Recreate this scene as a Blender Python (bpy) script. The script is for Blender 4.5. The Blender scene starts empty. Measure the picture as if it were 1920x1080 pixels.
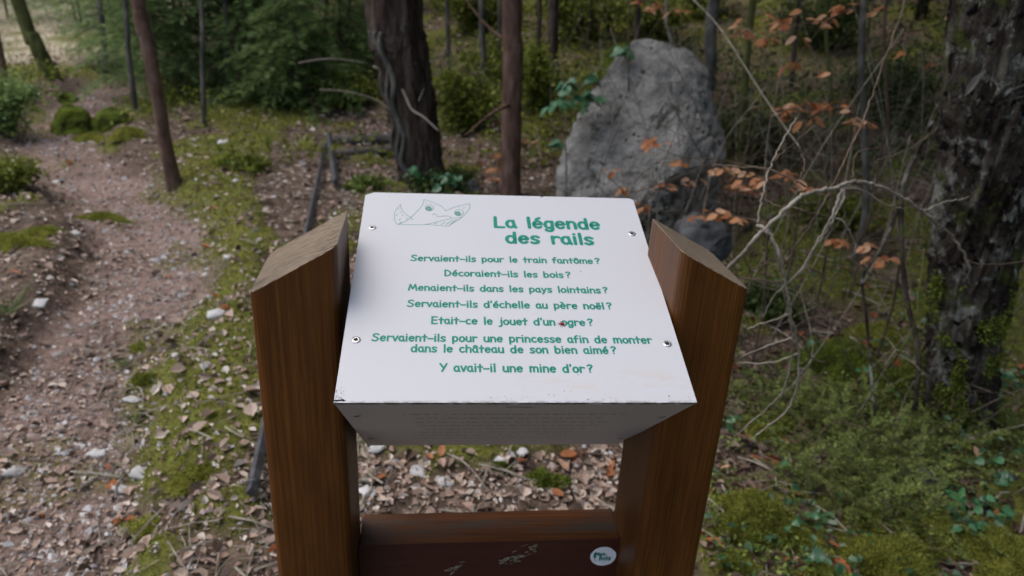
import bpy, math, random
import numpy as np
from mathutils import Vector, Matrix
rnd = random.Random(7)
NR = np.random.default_rng(11)
SC = bpy.context.scene
COL = SC.collection
R_ = math.radians

# ------------------------------------------------------------------ camera
H = 1.03                                   # height of the panel's front edge above the ground
S = 0.42                                   # length of the sign panel
CAM = np.array([-0.2097 * S, -1.7728 * S, 1.1356 * S + H])
PITCH, YAW, ROLL, F = 0.4184, 0.0974, 0.0527, 1432.7
def cam_axes():
    cp, sp, cy, sy = math.cos(PITCH), math.sin(PITCH), math.cos(YAW), math.sin(YAW)
    f = np.array([sy * cp, cy * cp, -sp]); r = np.array([cy, -sy, 0.]); u = np.cross(r, f)
    cr, sr = math.cos(ROLL), math.sin(ROLL)
    return cr * r + sr * u, -sr * r + cr * u, f
RX, UX, FX = cam_axes()
cd = bpy.data.cameras.new('camera'); cam = bpy.data.objects.new('camera', cd); COL.objects.link(cam)
m = Matrix.Identity(4)
for i in range(3):
    m[i][0], m[i][1], m[i][2], m[i][3] = RX[i], UX[i], -FX[i], CAM[i]
cam.matrix_world = m
cd.sensor_width = 36; cd.lens = 36 * F / 1920; cd.clip_start = 0.05; cd.clip_end = 400
cd.dof.use_dof = True; cd.dof.focus_distance = 0.86; cd.dof.aperture_fstop = 5.8; cd.dof.aperture_blades = 7
SC.camera = cam

# ------------------------------------------------------------------ sky, sun, exposure
SUN_EL, SUN_AZ = 66, -75                   # azimuth measured from +Y towards +X
W = bpy.data.worlds.new('World'); SC.world = W; W.use_nodes = True
nt = W.node_tree; nt.nodes.clear()
sky = nt.nodes.new('ShaderNodeTexSky'); sky.sky_type = 'NISHITA'; sky.sun_disc = False
sky.sun_elevation = R_(SUN_EL); sky.sun_rotation = R_(SUN_AZ); sky.air_density = 1.0; sky.dust_density = 4.0; sky.ozone_density = 1.0
bg = nt.nodes.new('ShaderNodeBackground'); bg.inputs[1].default_value = 0.15
wo = nt.nodes.new('ShaderNodeOutputWorld')
hs = nt.nodes.new('ShaderNodeHueSaturation'); hs.inputs['Saturation'].default_value = .85   # veil of thin cloud
nt.links.new(sky.outputs[0], hs.inputs['Color']); nt.links.new(hs.outputs[0], bg.inputs[0]); nt.links.new(bg.outputs[0], wo.inputs[0])
sl = bpy.data.lights.new('sun', 'SUN'); sl.energy = 0.5; sl.angle = R_(55); sl.color = (1, .97, .93)
so = bpy.data.objects.new('sun', sl); COL.objects.link(so)
sd = Vector((math.sin(R_(SUN_AZ)) * math.cos(R_(SUN_EL)), math.cos(R_(SUN_AZ)) * math.cos(R_(SUN_EL)), math.sin(R_(SUN_EL))))
so.rotation_euler = sd.to_track_quat('Z', 'Y').to_euler(); so.location = (-6, 0, 12)
SC.view_settings.view_transform = 'Standard'; SC.view_settings.look = 'None'
SC.view_settings.gamma = 1; SC.view_settings.use_curve_mapping = False
SC.view_settings.exposure = 0.92
SC.cycles.use_denoising = True
SC.cycles.max_bounces = 6; SC.cycles.diffuse_bounces = 4; SC.cycles.glossy_bounces = 3

# ------------------------------------------------------------------ noise and terrain
_G = np.random.default_rng(5).random((256, 256))
def vn(x, y):
    xi, yi = np.floor(x).astype(int), np.floor(y).astype(int); fx, fy = x - xi, y - yi
    fx = fx * fx * (3 - 2 * fx); fy = fy * fy * (3 - 2 * fy)
    g = lambda a, b: _G[a & 255, b & 255]
    return (g(xi, yi) * (1 - fx) + g(xi + 1, yi) * fx) * (1 - fy) + (g(xi, yi + 1) * (1 - fx) + g(xi + 1, yi + 1) * fx) * fy
def fbm(x, y, o=4):
    s = 0; a = .5; x = np.asarray(x, float); y = np.asarray(y, float)
    for k in range(o):
        s = s + a * vn(x * 2 ** k + 17.3 * k, y * 2 ** k + 5.1 * k); a *= .5
    return s
def ss(e0, e1, x):
    t = np.clip((x - e0) / (e1 - e0), 0, 1); return t * t * (3 - 2 * t)
def ray(px, py):
    return RX * (px - 960) / F + UX * (540 - py) / F + FX
def at(px, py, d): return CAM + ray(px, py) * d
def flat(px, py):
    d = ray(px, py); t = -CAM[2] / d[2]; return (CAM + d * t)[:2]
def seg_dist(x, y, pts):
    best = np.full(np.shape(x), 1e9)
    for (ax, ay), (bx, by) in zip(pts[:-1], pts[1:]):
        vx, vy = bx - ax, by - ay; t = np.clip(((x - ax) * vx + (y - ay) * vy) / (vx * vx + vy * vy + 1e-9), 0, 1)
        best = np.minimum(best, np.hypot(x - ax - t * vx, y - ay - t * vy))
    return best
PATH = [flat(*p) for p in [(-150, 1500), (20, 1080), (80, 900), (130, 740), (230, 600), (285, 500), (290, 430), (230, 370), (150, 310), (112, 265), (130, 215), (200, 178), (235, 150)]]
PATH = [np.array([-1.0, -3.0])] + PATH + [PATH[-1] + np.array([-.5, 6.]), PATH[-1] + np.array([-6, 22.])]
MOSSL = [flat(*p) for p in [(330, 1150), (390, 950), (440, 780), (330, 720), (400, 560), (430, 440), (330, 330), (460, 260), (560, 200)]]
def path_mask(x, y):
    d = seg_dist(x, y, PATH) + (fbm(x * 2.3, y * 2.3, 3) - .45) * .28
    return (1 - ss(.16, .40, d)) * (.55 + .45 * ss(.38, .52, fbm(x * 3.7 + 5, y * 3.7, 3)))
def moss_mask(x, y):
    d = seg_dist(x, y, MOSSL)
    n = fbm(x * 3.1 + 9, y * 3.1, 4)
    m = ss(.47, .60, n + .33 * (1 - ss(.10, .42, d)) - .10 * (x < .6))
    r = ss(.43, .53, fbm(x * 2.2 + 3, y * 2.2 + 8, 4)) * ss(.55, 1.0, x) * (1 - .75 * ss(2.6, 3.6, y))
    f = ss(.48, .58, fbm(x * 1.1 + 30, y * 1.1, 4)) * ss(4.5, 6.5, y) * (1 - .7 * ss(.8, 2., x))
    return np.clip(np.maximum(np.maximum(m * (y < 9), r), f), 0, 1) * (1 - path_mask(x, y))
def hz(x, y):
    x = np.asarray(x, float); y = np.asarray(y, float)
    r = .62 * (x + .9) + .5 * (y - 6.0)
    r = np.where(r > 0, r, 0) ** 1.25 / (1 + .0 * r) ; r = np.minimum(r, 60)
    z = .20 * r
    far = np.maximum(y - 17, 0); z = z + np.minimum(.022 * far ** 2, 9)
    dp = seg_dist(x, y, PATH)
    z = z + (.07 + .06 * (1 - ss(2.5, 5, y))) * ss(.26, .46, dp + (fbm(x * 5, y * 5, 2) - .4) * .25) * ss(-1, .6, y) * (1 - ss(.9, 2.2, dp) * .6) - .05
    z = z + .035 * (fbm(x * 1.7, y * 1.7, 4) - .45) * 2 + .02 * (fbm(x * 9, y * 9, 3) - .45)
    z = z + .10 * (fbm(x * .9 + 4, y * .9 + 2, 3) - .4) * ss(4, 8, y) * 2
    z = z + .03 * moss_mask(x, y)
    return z
def G(px, py):
    d = ray(px, py); t = .3; p = CAM
    while t < 60:
        p = CAM + d * t
        if p[2] < hz(p[0], p[1]): break
        t += .03 + .004 * t
    for k in range(8):
        h = float(hz(p[0], p[1])); t += (p[2] - h) / max(-d[2], .05) * .7 if abs(p[2] - h) < .5 else 0; p = CAM + d * t
    return p
def gz(x, y): return float(hz(x, y))

# ------------------------------------------------------------------ mesh building
class MB:
    def __init__(s): s.v = []; s.q = []; s.t = []; s.n = 0; s.mq = []; s.mt = []
    def add(s, v, q=None, t=None, mi=0):
        v = np.asarray(v, float).reshape(-1, 3)
        if q is not None and len(q): q = np.asarray(q, int).reshape(-1, 4); s.q.append(q + s.n); s.mq.append(np.full(len(q), mi))
        if t is not None and len(t): t = np.asarray(t, int).reshape(-1, 3); s.t.append(t + s.n); s.mt.append(np.full(len(t), mi))
        s.v.append(v); s.n += len(v); return s
    def mesh(s, name, mats, smooth=True):
        me = bpy.data.meshes.new(name); v = np.concatenate(s.v)
        q = np.concatenate(s.q) if s.q else np.zeros((0, 4), int); t = np.concatenate(s.t) if s.t else np.zeros((0, 3), int)
        me.vertices.add(len(v)); me.vertices.foreach_set('co', v.astype(np.float32).ravel())
        L = np.concatenate([q.ravel(), t.ravel()]); me.loops.add(len(L)); me.loops.foreach_set('vertex_index', L.astype(np.int32))
        n = len(q) + len(t); me.polygons.add(n)
        st = np.concatenate([np.arange(len(q)) * 4, len(q) * 4 + np.arange(len(t)) * 3])
        me.polygons.foreach_set('loop_start', st.astype(np.int32))
        mi = np.concatenate(s.mq + s.mt) if (s.mq or s.mt) else np.zeros(n)
        me.polygons.foreach_set('material_index', mi.astype(np.int32))
        me.polygons.foreach_set('use_smooth', np.full(n, smooth, bool))
        me.update(calc_edges=True); me.validate()
        for m_ in (mats if isinstance(mats, (list, tuple)) else [mats]): me.materials.append(m_)
        return me
    def build(s, name, mats, parent=None, smooth=True, loc=None):
        return link(name, s.mesh(name, mats, smooth), parent, loc)
def link(name, me, parent=None, loc=None):
    o = bpy.data.objects.new(name, me); COL.objects.link(o)
    if parent is not None: o.parent = parent
    if loc is not None: o.location = loc
    return o
def tag(o, label=None, cat=None, group=None, kind=None):
    if label: o['label'] = label
    if cat: o['category'] = cat
    if group: o['group'] = group
    if kind: o['kind'] = kind
    return o
def thing(name, loc, label, cat, group=None, rot=None):
    o = bpy.data.objects.new(name, None); COL.objects.link(o); o.location = loc; o.empty_display_size = .05
    if rot is not None: o.rotation_euler = rot
    return tag(o, label, cat, group)
def setorigin(o):                                   # put a single mesh's origin at its base
    me = o.data; n = len(me.vertices); a = np.zeros(n * 3, np.float32); me.vertices.foreach_get('co', a); a = a.reshape(-1, 3)
    c = np.array([a[:, 0].mean(), a[:, 1].mean(), a[:, 2].min()]); a -= c; me.vertices.foreach_set('co', a.ravel()); me.update()
    o.location = Vector(c) + o.location; return o
def tube(mb, pts, rad, sides=8, cap=True, wob=0, mi=0, ridge=None):
    P = np.asarray(pts, float); n = len(P); rad = np.broadcast_to(np.asarray(rad, float), (n,))
    T = np.gradient(P, axis=0); T /= np.linalg.norm(T, axis=1)[:, None] + 1e-12
    up = np.array([0, 0, 1.]) if abs(T[0][2]) < .9 else np.array([1., 0, 0])
    a = np.cross(T[0], up); a /= np.linalg.norm(a); A = []
    for i in range(n):
        a = a - T[i] * a.dot(T[i]); a /= np.linalg.norm(a); A.append(a)
    A = np.array(A); B = np.cross(T, A)
    th = np.linspace(0, 2 * np.pi, sides, endpoint=False)
    rr = rad[:, None] * np.ones((1, sides))
    if wob: rr = rr * (1 + wob * NR.normal(size=rr.shape))
    if ridge is not None: rr = rr * ridge(th[None, :], np.arange(n)[:, None])
    V = P[:, None] + rr[..., None] * (np.cos(th)[None, :, None] * A[:, None] + np.sin(th)[None, :, None] * B[:, None])
    i = np.arange(n - 1)[:, None] * sides; j = np.arange(sides)[None]; k = (j + 1) % sides
    q = np.stack([i + j, i + k, i + sides + k, i + sides + j], -1).reshape(-1, 4)
    V = V.reshape(-1, 3); t = []
    if cap:
        V = np.vstack([V, P[0], P[-1]]); c0, c1 = n * sides, n * sides + 1
        t = [(c0, (a_ + 1) % sides, a_) for a_ in range(sides)] + [(c1, (n - 1) * sides + a_, (n - 1) * sides + (a_ + 1) % sides) for a_ in range(sides)]
    mb.add(V, q, t, mi)
def spline(pts, k=6):
    P = np.asarray(pts, float)
    if len(P) < 3:
        return P[0] + np.linspace(0, 1, k + 1)[:, None] * (P[-1] - P[0])
    Q = np.vstack([2 * P[0] - P[1], P, 2 * P[-1] - P[-2]]); o = []
    for i in range(1, len(Q) - 2):
        for t in np.linspace(0, 1, k, endpoint=False):
            a, b, c, d = Q[i - 1], Q[i], Q[i + 1], Q[i + 2]
            o.append(.5 * (2 * b + (c - a) * t + (2 * a - 5 * b + 4 * c - d) * t * t + (3 * b - a - 3 * c + d) * t ** 3))
    o.append(P[-1]); return np.array(o)
def box(mb, x0, x1, y0, y1, z0, z1, mi=0):
    V = [(x, y, z) for z in (z0, z1) for y in (y0, y1) for x in (x0, x1)]
    mb.add(V, [(0, 2, 3, 1), (4, 5, 7, 6), (0, 1, 5, 4), (1, 3, 7, 5), (3, 2, 6, 7), (2, 0, 4, 6)], mi=mi)
def bevel(o, w, seg=2):
    b = o.modifiers.new('bevel', 'BEVEL'); b.width = w; b.segments = seg; b.limit_method = 'ANGLE'; b.angle_limit = R_(40); return o
def unit(a): return a / (np.linalg.norm(a, axis=-1, keepdims=True) + 1e-12)
def rand_dirs(n): return unit(NR.normal(size=(n, 3)))
def leaves(mb, C, D, N, L, Wd, fold=.15, curl=.1, mi=0):
    """n leaves: centre-base C, long direction D, normal N, length L, width Wd; each six vertices, four faces"""
    C = np.asarray(C, float); n = len(C); D = unit(D); N = unit(N - D * (N * D).sum(1, keepdims=True)); Sx = np.cross(D, N)
    L = np.broadcast_to(L, (n,))[:, None]; Wd = np.broadcast_to(Wd, (n,))[:, None]
    f = fold * Wd; c = curl * L
    a = C; e = C + D * L - N * c
    m1 = C + D * L * .35 - N * f * .5; m2 = C + D * L * .72 - N * (f * .5 + c * .4)
    V = np.stack([a, m1, m2, e, C + D * L * .32 + Sx * Wd * .5 + N * f, C + D * L * .68 + Sx * Wd * .42 + N * (f - c * .4),
                  C + D * L * .32 - Sx * Wd * .5 + N * f, C + D * L * .68 - Sx * Wd * .42 + N * (f - c * .4)], 1).reshape(-1, 3)
    b = (np.arange(n) * 8)[:, None]
    q = np.concatenate([b + np.array([[1, 4, 5, 2]]), b + np.array([[1, 2, 7, 6]])])
    t = np.concatenate([b + np.array([[0, 4, 1]]), b + np.array([[0, 1, 6]]), b + np.array([[2, 5, 3]]), b + np.array([[2, 3, 7]])])
    mb.add(V, q, t, mi)
def blades(mb, C, D, N, L, Wd, mi=0):
    """flat rhomb leaflets or needles, two triangles each"""
    n = len(C); D = unit(D); Sx = unit(np.cross(D, N)); L = np.broadcast_to(L, (n,))[:, None]; Wd = np.broadcast_to(Wd, (n,))[:, None]
    V = np.stack([C, C + D * L * .45 + Sx * Wd * .5, C + D * L, C + D * L * .45 - Sx * Wd * .5], 1).reshape(-1, 3)
    mb.add(V, (np.arange(n) * 4)[:, None] + np.array([[0, 1, 2, 3]]), mi=mi)

# ------------------------------------------------------------------ materials
def newmat(name):
    m_ = bpy.data.materials.new(name); m_.use_nodes = True; n = m_.node_tree.nodes; p = n['Principled BSDF']; return m_, m_.node_tree, p
def ramp(nt, cols, fac):
    r = nt.nodes.new('ShaderNodeValToRGB'); e = r.color_ramp.elements
    for i, (pos, c) in enumerate(cols):
        x = e[i] if i < 2 else e.new(pos); x.position = pos; x.color = (*c, 1)
    nt.links.new(fac, r.inputs[0]); return r.outputs[0]
def noise(nt, scale, detail=4, rough=.6, vec=None, dist=0):
    n = nt.nodes.new('ShaderNodeTexNoise'); n.inputs['Scale'].default_value = scale; n.inputs['Detail'].default_value = detail
    n.inputs['Roughness'].default_value = rough; n.inputs['Distortion'].default_value = dist
    if vec is not None: nt.links.new(vec, n.inputs['Vector'])
    return n.outputs['Fac']
def mapping(nt, scale, src='Object'):
    tc = nt.nodes.new('ShaderNodeTexCoord'); mp = nt.nodes.new('ShaderNodeMapping'); mp.inputs['Scale'].default_value = scale
    nt.links.new(tc.outputs[src], mp.inputs[0]); return mp.outputs[0]
def mix(nt, a, b, fac, mode='MIX'):
    x = nt.nodes.new('ShaderNodeMix'); x.data_type = 'RGBA'; x.blend_type = mode
    for s_, v in ((x.inputs[0], fac), (x.inputs[6], a), (x.inputs[7], b)):
        if isinstance(v, (int, float)): s_.default_value = v
        elif isinstance(v, tuple): s_.default_value = (*v, 1)
        else: nt.links.new(v, s_)
    return x.outputs[2]
def mathn(nt, op, a, b=0.):
    x = nt.nodes.new('ShaderNodeMath'); x.operation = op
    for s_, v in ((x.inputs[0], a), (x.inputs[1], b)):
        if isinstance(v, (int, float)): s_.default_value = v
        else: nt.links.new(v, s_)
    return x.outputs[0]
def bumpn(nt, p, h, strength, dist=.01):
    b = nt.nodes.new('ShaderNodeBump'); b.inputs['Strength'].default_value = strength; b.inputs['Distance'].default_value = dist
    nt.links.new(h, b.inputs['Height']); nt.links.new(b.outputs[0], p.inputs['Normal'])
def setp(p, rough=.8, spec=.3): p.inputs['Roughness'].default_value = rough; p.inputs['Specular IOR Level'].default_value = spec
def simple(name, cols, scale=8, rough=.8, spec=.3, bump=.4, bscale=None, bdist=.01, stretch=(1, 1, 1), island=False, idx=False, detail=5):
    m_, nt, p = newmat(name); setp(p, rough, spec); vec = mapping(nt, stretch)
    n1 = noise(nt, scale, detail, .65, vec)
    k = len(cols); rc = [(.28 + .44 * i / max(k - 1, 1), c) for i, c in enumerate(cols)]
    if island or idx:
        if island: g = nt.nodes.new('ShaderNodeNewGeometry').outputs['Random Per Island']
        else: g = nt.nodes.new('ShaderNodeObjectInfo').outputs['Random']
        f = mathn(nt, 'ADD', mathn(nt, 'MULTIPLY', g, .8), mathn(nt, 'MULTIPLY', n1, .25))
        rc = [(.08 + .86 * i / max(k - 1, 1), c) for i, c in enumerate(cols)]
    else: f = n1
    nt.links.new(ramp(nt, rc, f), p.inputs['Base Color'])
    if bump: bumpn(nt, p, noise(nt, bscale or scale * 3, 5, .7, vec), bump, bdist)
    return m_
def leafmat(name, cols, rough=.55, spec=.3, trans=.25, idx=False):
    m_ = simple(name, cols, 14, rough, spec, 0, island=not idx, idx=idx, detail=2)
    nt = m_.node_tree; p = nt.nodes['Principled BSDF']; out = nt.nodes['Material Output']
    tr = nt.nodes.new('ShaderNodeBsdfTranslucent'); ms = nt.nodes.new('ShaderNodeMixShader'); ms.inputs[0].default_value = trans
    src = p.inputs['Base Color'].links[0].from_socket
    nt.links.new(src, tr.inputs[0]); nt.links.new(p.outputs[0], ms.inputs[1]); nt.links.new(tr.outputs[0], ms.inputs[2]); nt.links.new(ms.outputs[0], out.inputs[0])
    return m_
def wood(name, dark, mid, light, rough, along='Z', bump=.25, grey=None, spec=.5, rings=.07, rsc=95):
    m_, nt, p = newmat(name); setp(p, rough, spec)
    st = {'Z': (1, 1, .03), 'X': (.03, 1, 1)}[along]
    vec = mapping(nt, st); w = nt.nodes.new('ShaderNodeTexWave'); w.wave_type = 'RINGS'; w.rings_direction = along
    w.inputs['Scale'].default_value = rsc; w.inputs['Distortion'].default_value = 5.0; w.inputs['Detail'].default_value = 3; w.inputs['Detail Scale'].default_value = 2.2
    mp = nt.nodes.new('ShaderNodeMapping'); mp.inputs['Location'].default_value = (.045, .11, .0) if along == 'Z' else (0, .06, .3)
    nt.links.new(vec, mp.inputs[0]); nt.links.new(mp.outputs[0], w.inputs['Vector'])
    fine = noise(nt, 190, 3, .7, vec); big = noise(nt, 9, 3, .6, mapping(nt, (1, 1, .25) if along == 'Z' else (.25, 1, 1)))
    f = mathn(nt, 'ADD', mathn(nt, 'MULTIPLY', w.outputs['Fac'], rings), mathn(nt, 'MULTIPLY', fine, .50)); f = mathn(nt, 'ADD', f, mathn(nt, 'MULTIPLY', big, .5))
    c = ramp(nt, [(.30, dark), (.58, mid), (.85, light)], f)
    if grey: c = mix(nt, c, grey, ramp(nt, [(.45, (0, 0, 0)), (.62, (1, 1, 1))], noise(nt, 12, 5, .7, mapping(nt, (.18, 1.6, 1.6) if along == 'X' else (1, 1, .2)))))
    kn = ramp(nt, [(.60, (0, 0, 0)), (.72, (1, 1, 1))], noise(nt, 5, 2, .5, mapping(nt, (1, 1, .30) if along == 'Z' else (.35, 1, 1)), .8))
    c = mix(nt, c, dark, mathn(nt, 'MULTIPLY', kn, .85))
    sp = ramp(nt, [(.71, (0, 0, 0)), (.76, (1, 1, 1))], noise(nt, 260, 2, .5, mapping(nt, (1, 1, 1))))
    c = mix(nt, c, light, mathn(nt, 'MULTIPLY', sp, .25))
    nt.links.new(c, p.inputs['Base Color'])
    rr = mathn(nt, 'ADD', mathn(nt, 'MULTIPLY', big, .35), rough - .15); nt.links.new(rr, p.inputs['Roughness'])
    bumpn(nt, p, mathn(nt, 'ADD', fine, mathn(nt, 'MULTIPLY', w.outputs['Fac'], .5)), bump, .0012)
    return m_
M = {}
M['post'] = wood('stained_wood', (.020, .0068, .0012), (.100, .034, .0048), (.20, .078, .013), .46, spec=.25)
M['postcut'] = wood('weathered_end_grain', (.030, .022, .015), (.095, .072, .050), (.21, .165, .118), .78, bump=.45, spec=.2, rings=.38, rsc=38)
M['beam'] = wood('stained_beam', (.028, .008, .002), (.115, .034, .005), (.22, .085, .013), .55, along='X', grey=(.06, .045, .032), spec=.2)
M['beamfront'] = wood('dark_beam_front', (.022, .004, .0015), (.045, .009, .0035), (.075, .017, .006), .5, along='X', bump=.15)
def panelmat(dirty):
    m_, nt, p = newmat('white_laminate' + ('_dirty' if dirty else '')); setp(p, .48, .35)
    c = mix(nt, (.455, .463, .488), (.415, .42, .44), noise(nt, 3, 4, .6, mapping(nt, (1, 1, 1))))
    tc = nt.nodes.new('ShaderNodeTexCoord'); sx = nt.nodes.new('ShaderNodeSeparateXYZ'); nt.links.new(tc.outputs['Object'], sx.inputs[0])
    if dirty:   # brown grime gathered on the lowest centimetres of the board, right half
        a = mathn(nt, 'MULTIPLY', ramp(nt, [(.48, (0, 0, 0)), (.62, (1, 1, 1))], noise(nt, 22, 5, .7, mapping(nt, (.6, 1.5, 1)))),
                  ramp(nt, [(.0, (0, 0, 0)), (.035, (1, 1, 1)), (.06, (0, 0, 0))], sx.outputs['Y']))
        c = mix(nt, c, (.45, .33, .20), mathn(nt, 'MULTIPLY', mathn(nt, 'MULTIPLY', a, .32), ramp(nt, [(.45, (0, 0, 0)), (.56, (1, 1, 1))], mathn(nt, 'ADD', sx.outputs['X'], .5))))
        e = ramp(nt, [(0.0, (.7, .7, .7)), (.002, (.25, .25, .25)), (.004, (0, 0, 0))], sx.outputs['Y'])
        c = mix(nt, c, (.10, .085, .07), mathn(nt, 'MULTIPLY', e, ramp(nt, [(.42, (0, 0, 0)), (.55, (1, 1, 1))], noise(nt, 90, 4, .7, mapping(nt, (.7, 1, 1))))))
    v = nt.nodes.new('ShaderNodeTexVoronoi'); v.inputs['Scale'].default_value = 26; nt.links.new(tc.outputs['Object'], v.inputs['Vector'])
    sp = ramp(nt, [(.0, (1, 1, 1)), (.022, (1, 1, 1)), (.035, (0, 0, 0))], v.outputs['Distance'])
    c = mix(nt, c, (.10, .08, .07), mathn(nt, 'MULTIPLY', sp, ramp(nt, [(.55, (0, 0, 0)), (.6, (1, 1, 1))], noise(nt, 14, 1, .5, mapping(nt, (1, 1, 1))))))
    nt.links.new(c, p.inputs['Base Color']); bumpn(nt, p, noise(nt, 140, 3, .6, mapping(nt, (1, 1, 1))), .03, .001)
    return m_
M['panel'] = panelmat(True); M['panel2'] = panelmat(False)
M['edge'] = simple('laminate_edge', [(.02, .018, .016), (.12, .11, .10), (.5, .5, .5)], 60, .6, stretch=(1, 3, 3))
M['green'] = simple('green_print', [(.007, .165, .115), (.010, .20, .145)], 40, .4, bump=0)
M['greenline'] = simple('thin_green_print', [(.035, .19, .15), (.08, .26, .21)], 60, .4, bump=0)
M['grime'] = simple('dark_print', [(.035, .03, .027), (.07, .06, .055)], 60, .7, bump=0)
M['steel'] = simple('screw_steel', [(.35, .35, .36), (.6, .6, .6)], 90, .3, .5, .2); M['steel'].node_tree.nodes['Principled BSDF'].inputs['Metallic'].default_value = .9
M['black'] = simple('near_black', [(.006, .005, .005), (.02, .017, .015)], 80, .7)  # near black for worn corner, screw recesses and inner block
M['sticker'] = simple('sticker_white', [(.62, .66, .70), (.74, .77, .80)], 50, .4, bump=.05)
M['smear'] = simple('scuffed_smear', [(.10, .085, .05), (.24, .21, .14), (.36, .33, .25)], 60, .7, bump=.8)
M['iron'] = simple('rusty_iron', [(.018, .018, .022), (.038, .037, .043), (.08, .078, .088)], 20, .5, .5, .5, 60, .004)
M['rock'] = simple('grey_limestone', [(.07, .07, .065), (.23, .225, .21), (.38, .37, .345), (.50, .49, .46)], 6, .9, .2, 1.0, 16, .12, detail=10)
M['darkrock'] = simple('dark_limestone', [(.03, .032, .036), (.075, .08, .085), (.14, .145, .15)], 9, .85, .3, .9, 30, .03)
M['whitestone'] = simple('pale_stone', [(.30, .295, .285), (.50, .50, .50)], 30, .8, .2, .4, idx=True)
M['mossrock'] = simple('mossy_rock', [(.012, .012, .008), (.045, .06, .010), (.11, .15, .018), (.16, .20, .03)], 9, .95, .1, 1.0, 60, .03)
M['moss'] = simple('yellow_green_moss', [(.055, .052, .012), (.14, .145, .022), (.22, .225, .045)], 26, .95, .1, 1.0, 140, .01)
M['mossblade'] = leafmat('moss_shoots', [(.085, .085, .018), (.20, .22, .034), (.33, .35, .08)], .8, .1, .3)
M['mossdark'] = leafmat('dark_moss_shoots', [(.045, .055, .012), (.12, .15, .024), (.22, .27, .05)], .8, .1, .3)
M['bark'] = simple('brown_pine_bark', [(.010, .008, .006), (.035, .026, .020), (.085, .065, .052), (.15, .125, .105)], 14, .95, .1, 1.0, 26, .03, (1, 1, .22), detail=8)
M['barkred'] = simple('young_pine_bark', [(.04, .025, .019), (.115, .07, .052), (.20, .14, .115)], 18, .9, .1, .8, 40, .01, (1, 1, .35), detail=8)
M['barkgrey'] = simple('grey_bark', [(.03, .03, .026), (.085, .08, .07), (.19, .18, .16)], 16, .9, .15, .6, 50, .01, (1, 1, .4))
M['barkgreen'] = simple('mossy_bark', [(.025, .025, .012), (.08, .085, .03), (.15, .16, .06)], 12, .95, .1, .6, 40, .01, (1, 1, .4))
M['barkold'] = simple('old_lichened_bark', [(.005, .004, .003), (.020, .015, .012), (.05, .04, .033), (.11, .10, .08), (.30, .29, .26)], 11, .95, .1, 1.0, 28, .05, (1, 1, .45), detail=10)
M['barkplate'] = simple('bark_plates', [(.010, .008, .006), (.035, .026, .022), (.07, .06, .05), (.17, .165, .15)], 30, .95, .1, .8, island=True)
M['twig'] = simple('pale_dead_twig', [(.10, .085, .06), (.22, .195, .155), (.34, .31, .26)], 22, .8, .2, .4, 120, .003)
M['twigdark'] = simple('brown_twig', [(.03, .022, .015), (.09, .065, .045), (.16, .12, .09)], 22, .85, .2, .3)
M['log'] = simple('weathered_log', [(.03, .026, .024), (.09, .08, .075), (.17, .155, .14)], 14, .95, .1, .8, stretch=(.3, 1, 1))
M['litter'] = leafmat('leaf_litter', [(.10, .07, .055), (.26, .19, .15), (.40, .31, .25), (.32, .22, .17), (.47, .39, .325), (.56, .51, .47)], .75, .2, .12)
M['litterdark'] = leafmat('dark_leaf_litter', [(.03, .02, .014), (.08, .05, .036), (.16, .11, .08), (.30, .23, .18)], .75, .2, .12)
M['brownleaf'] = leafmat('russet_beech_leaf', [(.22, .075, .03), (.38, .15, .06), (.50, .25, .12), (.56, .36, .24)], .6, .25, .35, idx=True)
M['brownleafs'] = leafmat('russet_leaf_mass', [(.20, .055, .018), (.34, .105, .035), (.46, .19, .08)], .6, .25, .35)
M['ivy'] = leafmat('ivy_leaf', [(.02, .07, .028), (.045, .14, .058), (.075, .20, .09)], .35, .5, .15, idx=True)
M['ivys'] = leafmat('ivy_leaf_mass', [(.02, .05, .02), (.035, .085, .032), (.06, .13, .055)], .4, .5, .15)
M['laurel'] = leafmat('fresh_green_leaf', [(.05, .17, .05), (.08, .24, .075)], .35, .5, .2, idx=True)
M['fir'] = leafmat('fir_needles', [(.055, .10, .035), (.12, .20, .065), (.20, .29, .10)], .6, .2, .5)
M['firlight'] = leafmat('pale_fir_needles', [(.09, .15, .05), (.18, .27, .09), (.28, .38, .14)], .6, .2, .5)
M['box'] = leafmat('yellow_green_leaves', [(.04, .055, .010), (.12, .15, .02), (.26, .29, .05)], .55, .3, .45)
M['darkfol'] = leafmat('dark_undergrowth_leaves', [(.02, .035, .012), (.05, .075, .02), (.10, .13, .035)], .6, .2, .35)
M['canopy'] = leafmat('canopy_leaves', [(.035, .065, .02), (.075, .125, .035), (.13, .19, .06)], .6, .2, .45)
M['heath'] = leafmat('fine_green_shoots', [(.03, .045, .012), (.09, .13, .025), (.15, .20, .04), (.24, .29, .08)], .6, .2, .3)
M['grass'] = leafmat('grass_blades', [(.05, .10, .03), (.12, .18, .06), (.30, .30, .16)], .6, .2, .3)
M['straw'] = leafmat('dry_grass', [(.28, .24, .15), (.46, .40, .28), (.62, .56, .42)], .7, .2, .3)
M['gravel'] = simple('path_gravel', [(.10, .075, .065), (.20, .155, .135), (.34, .28, .25), (.30, .30, .305), (.52, .50, .49)], 30, .9, .2, .3, island=True)
M['insect'] = simple('dark_red_insect', [(.20, .010, .010), (.32, .03, .02)], 200, .4)

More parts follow.
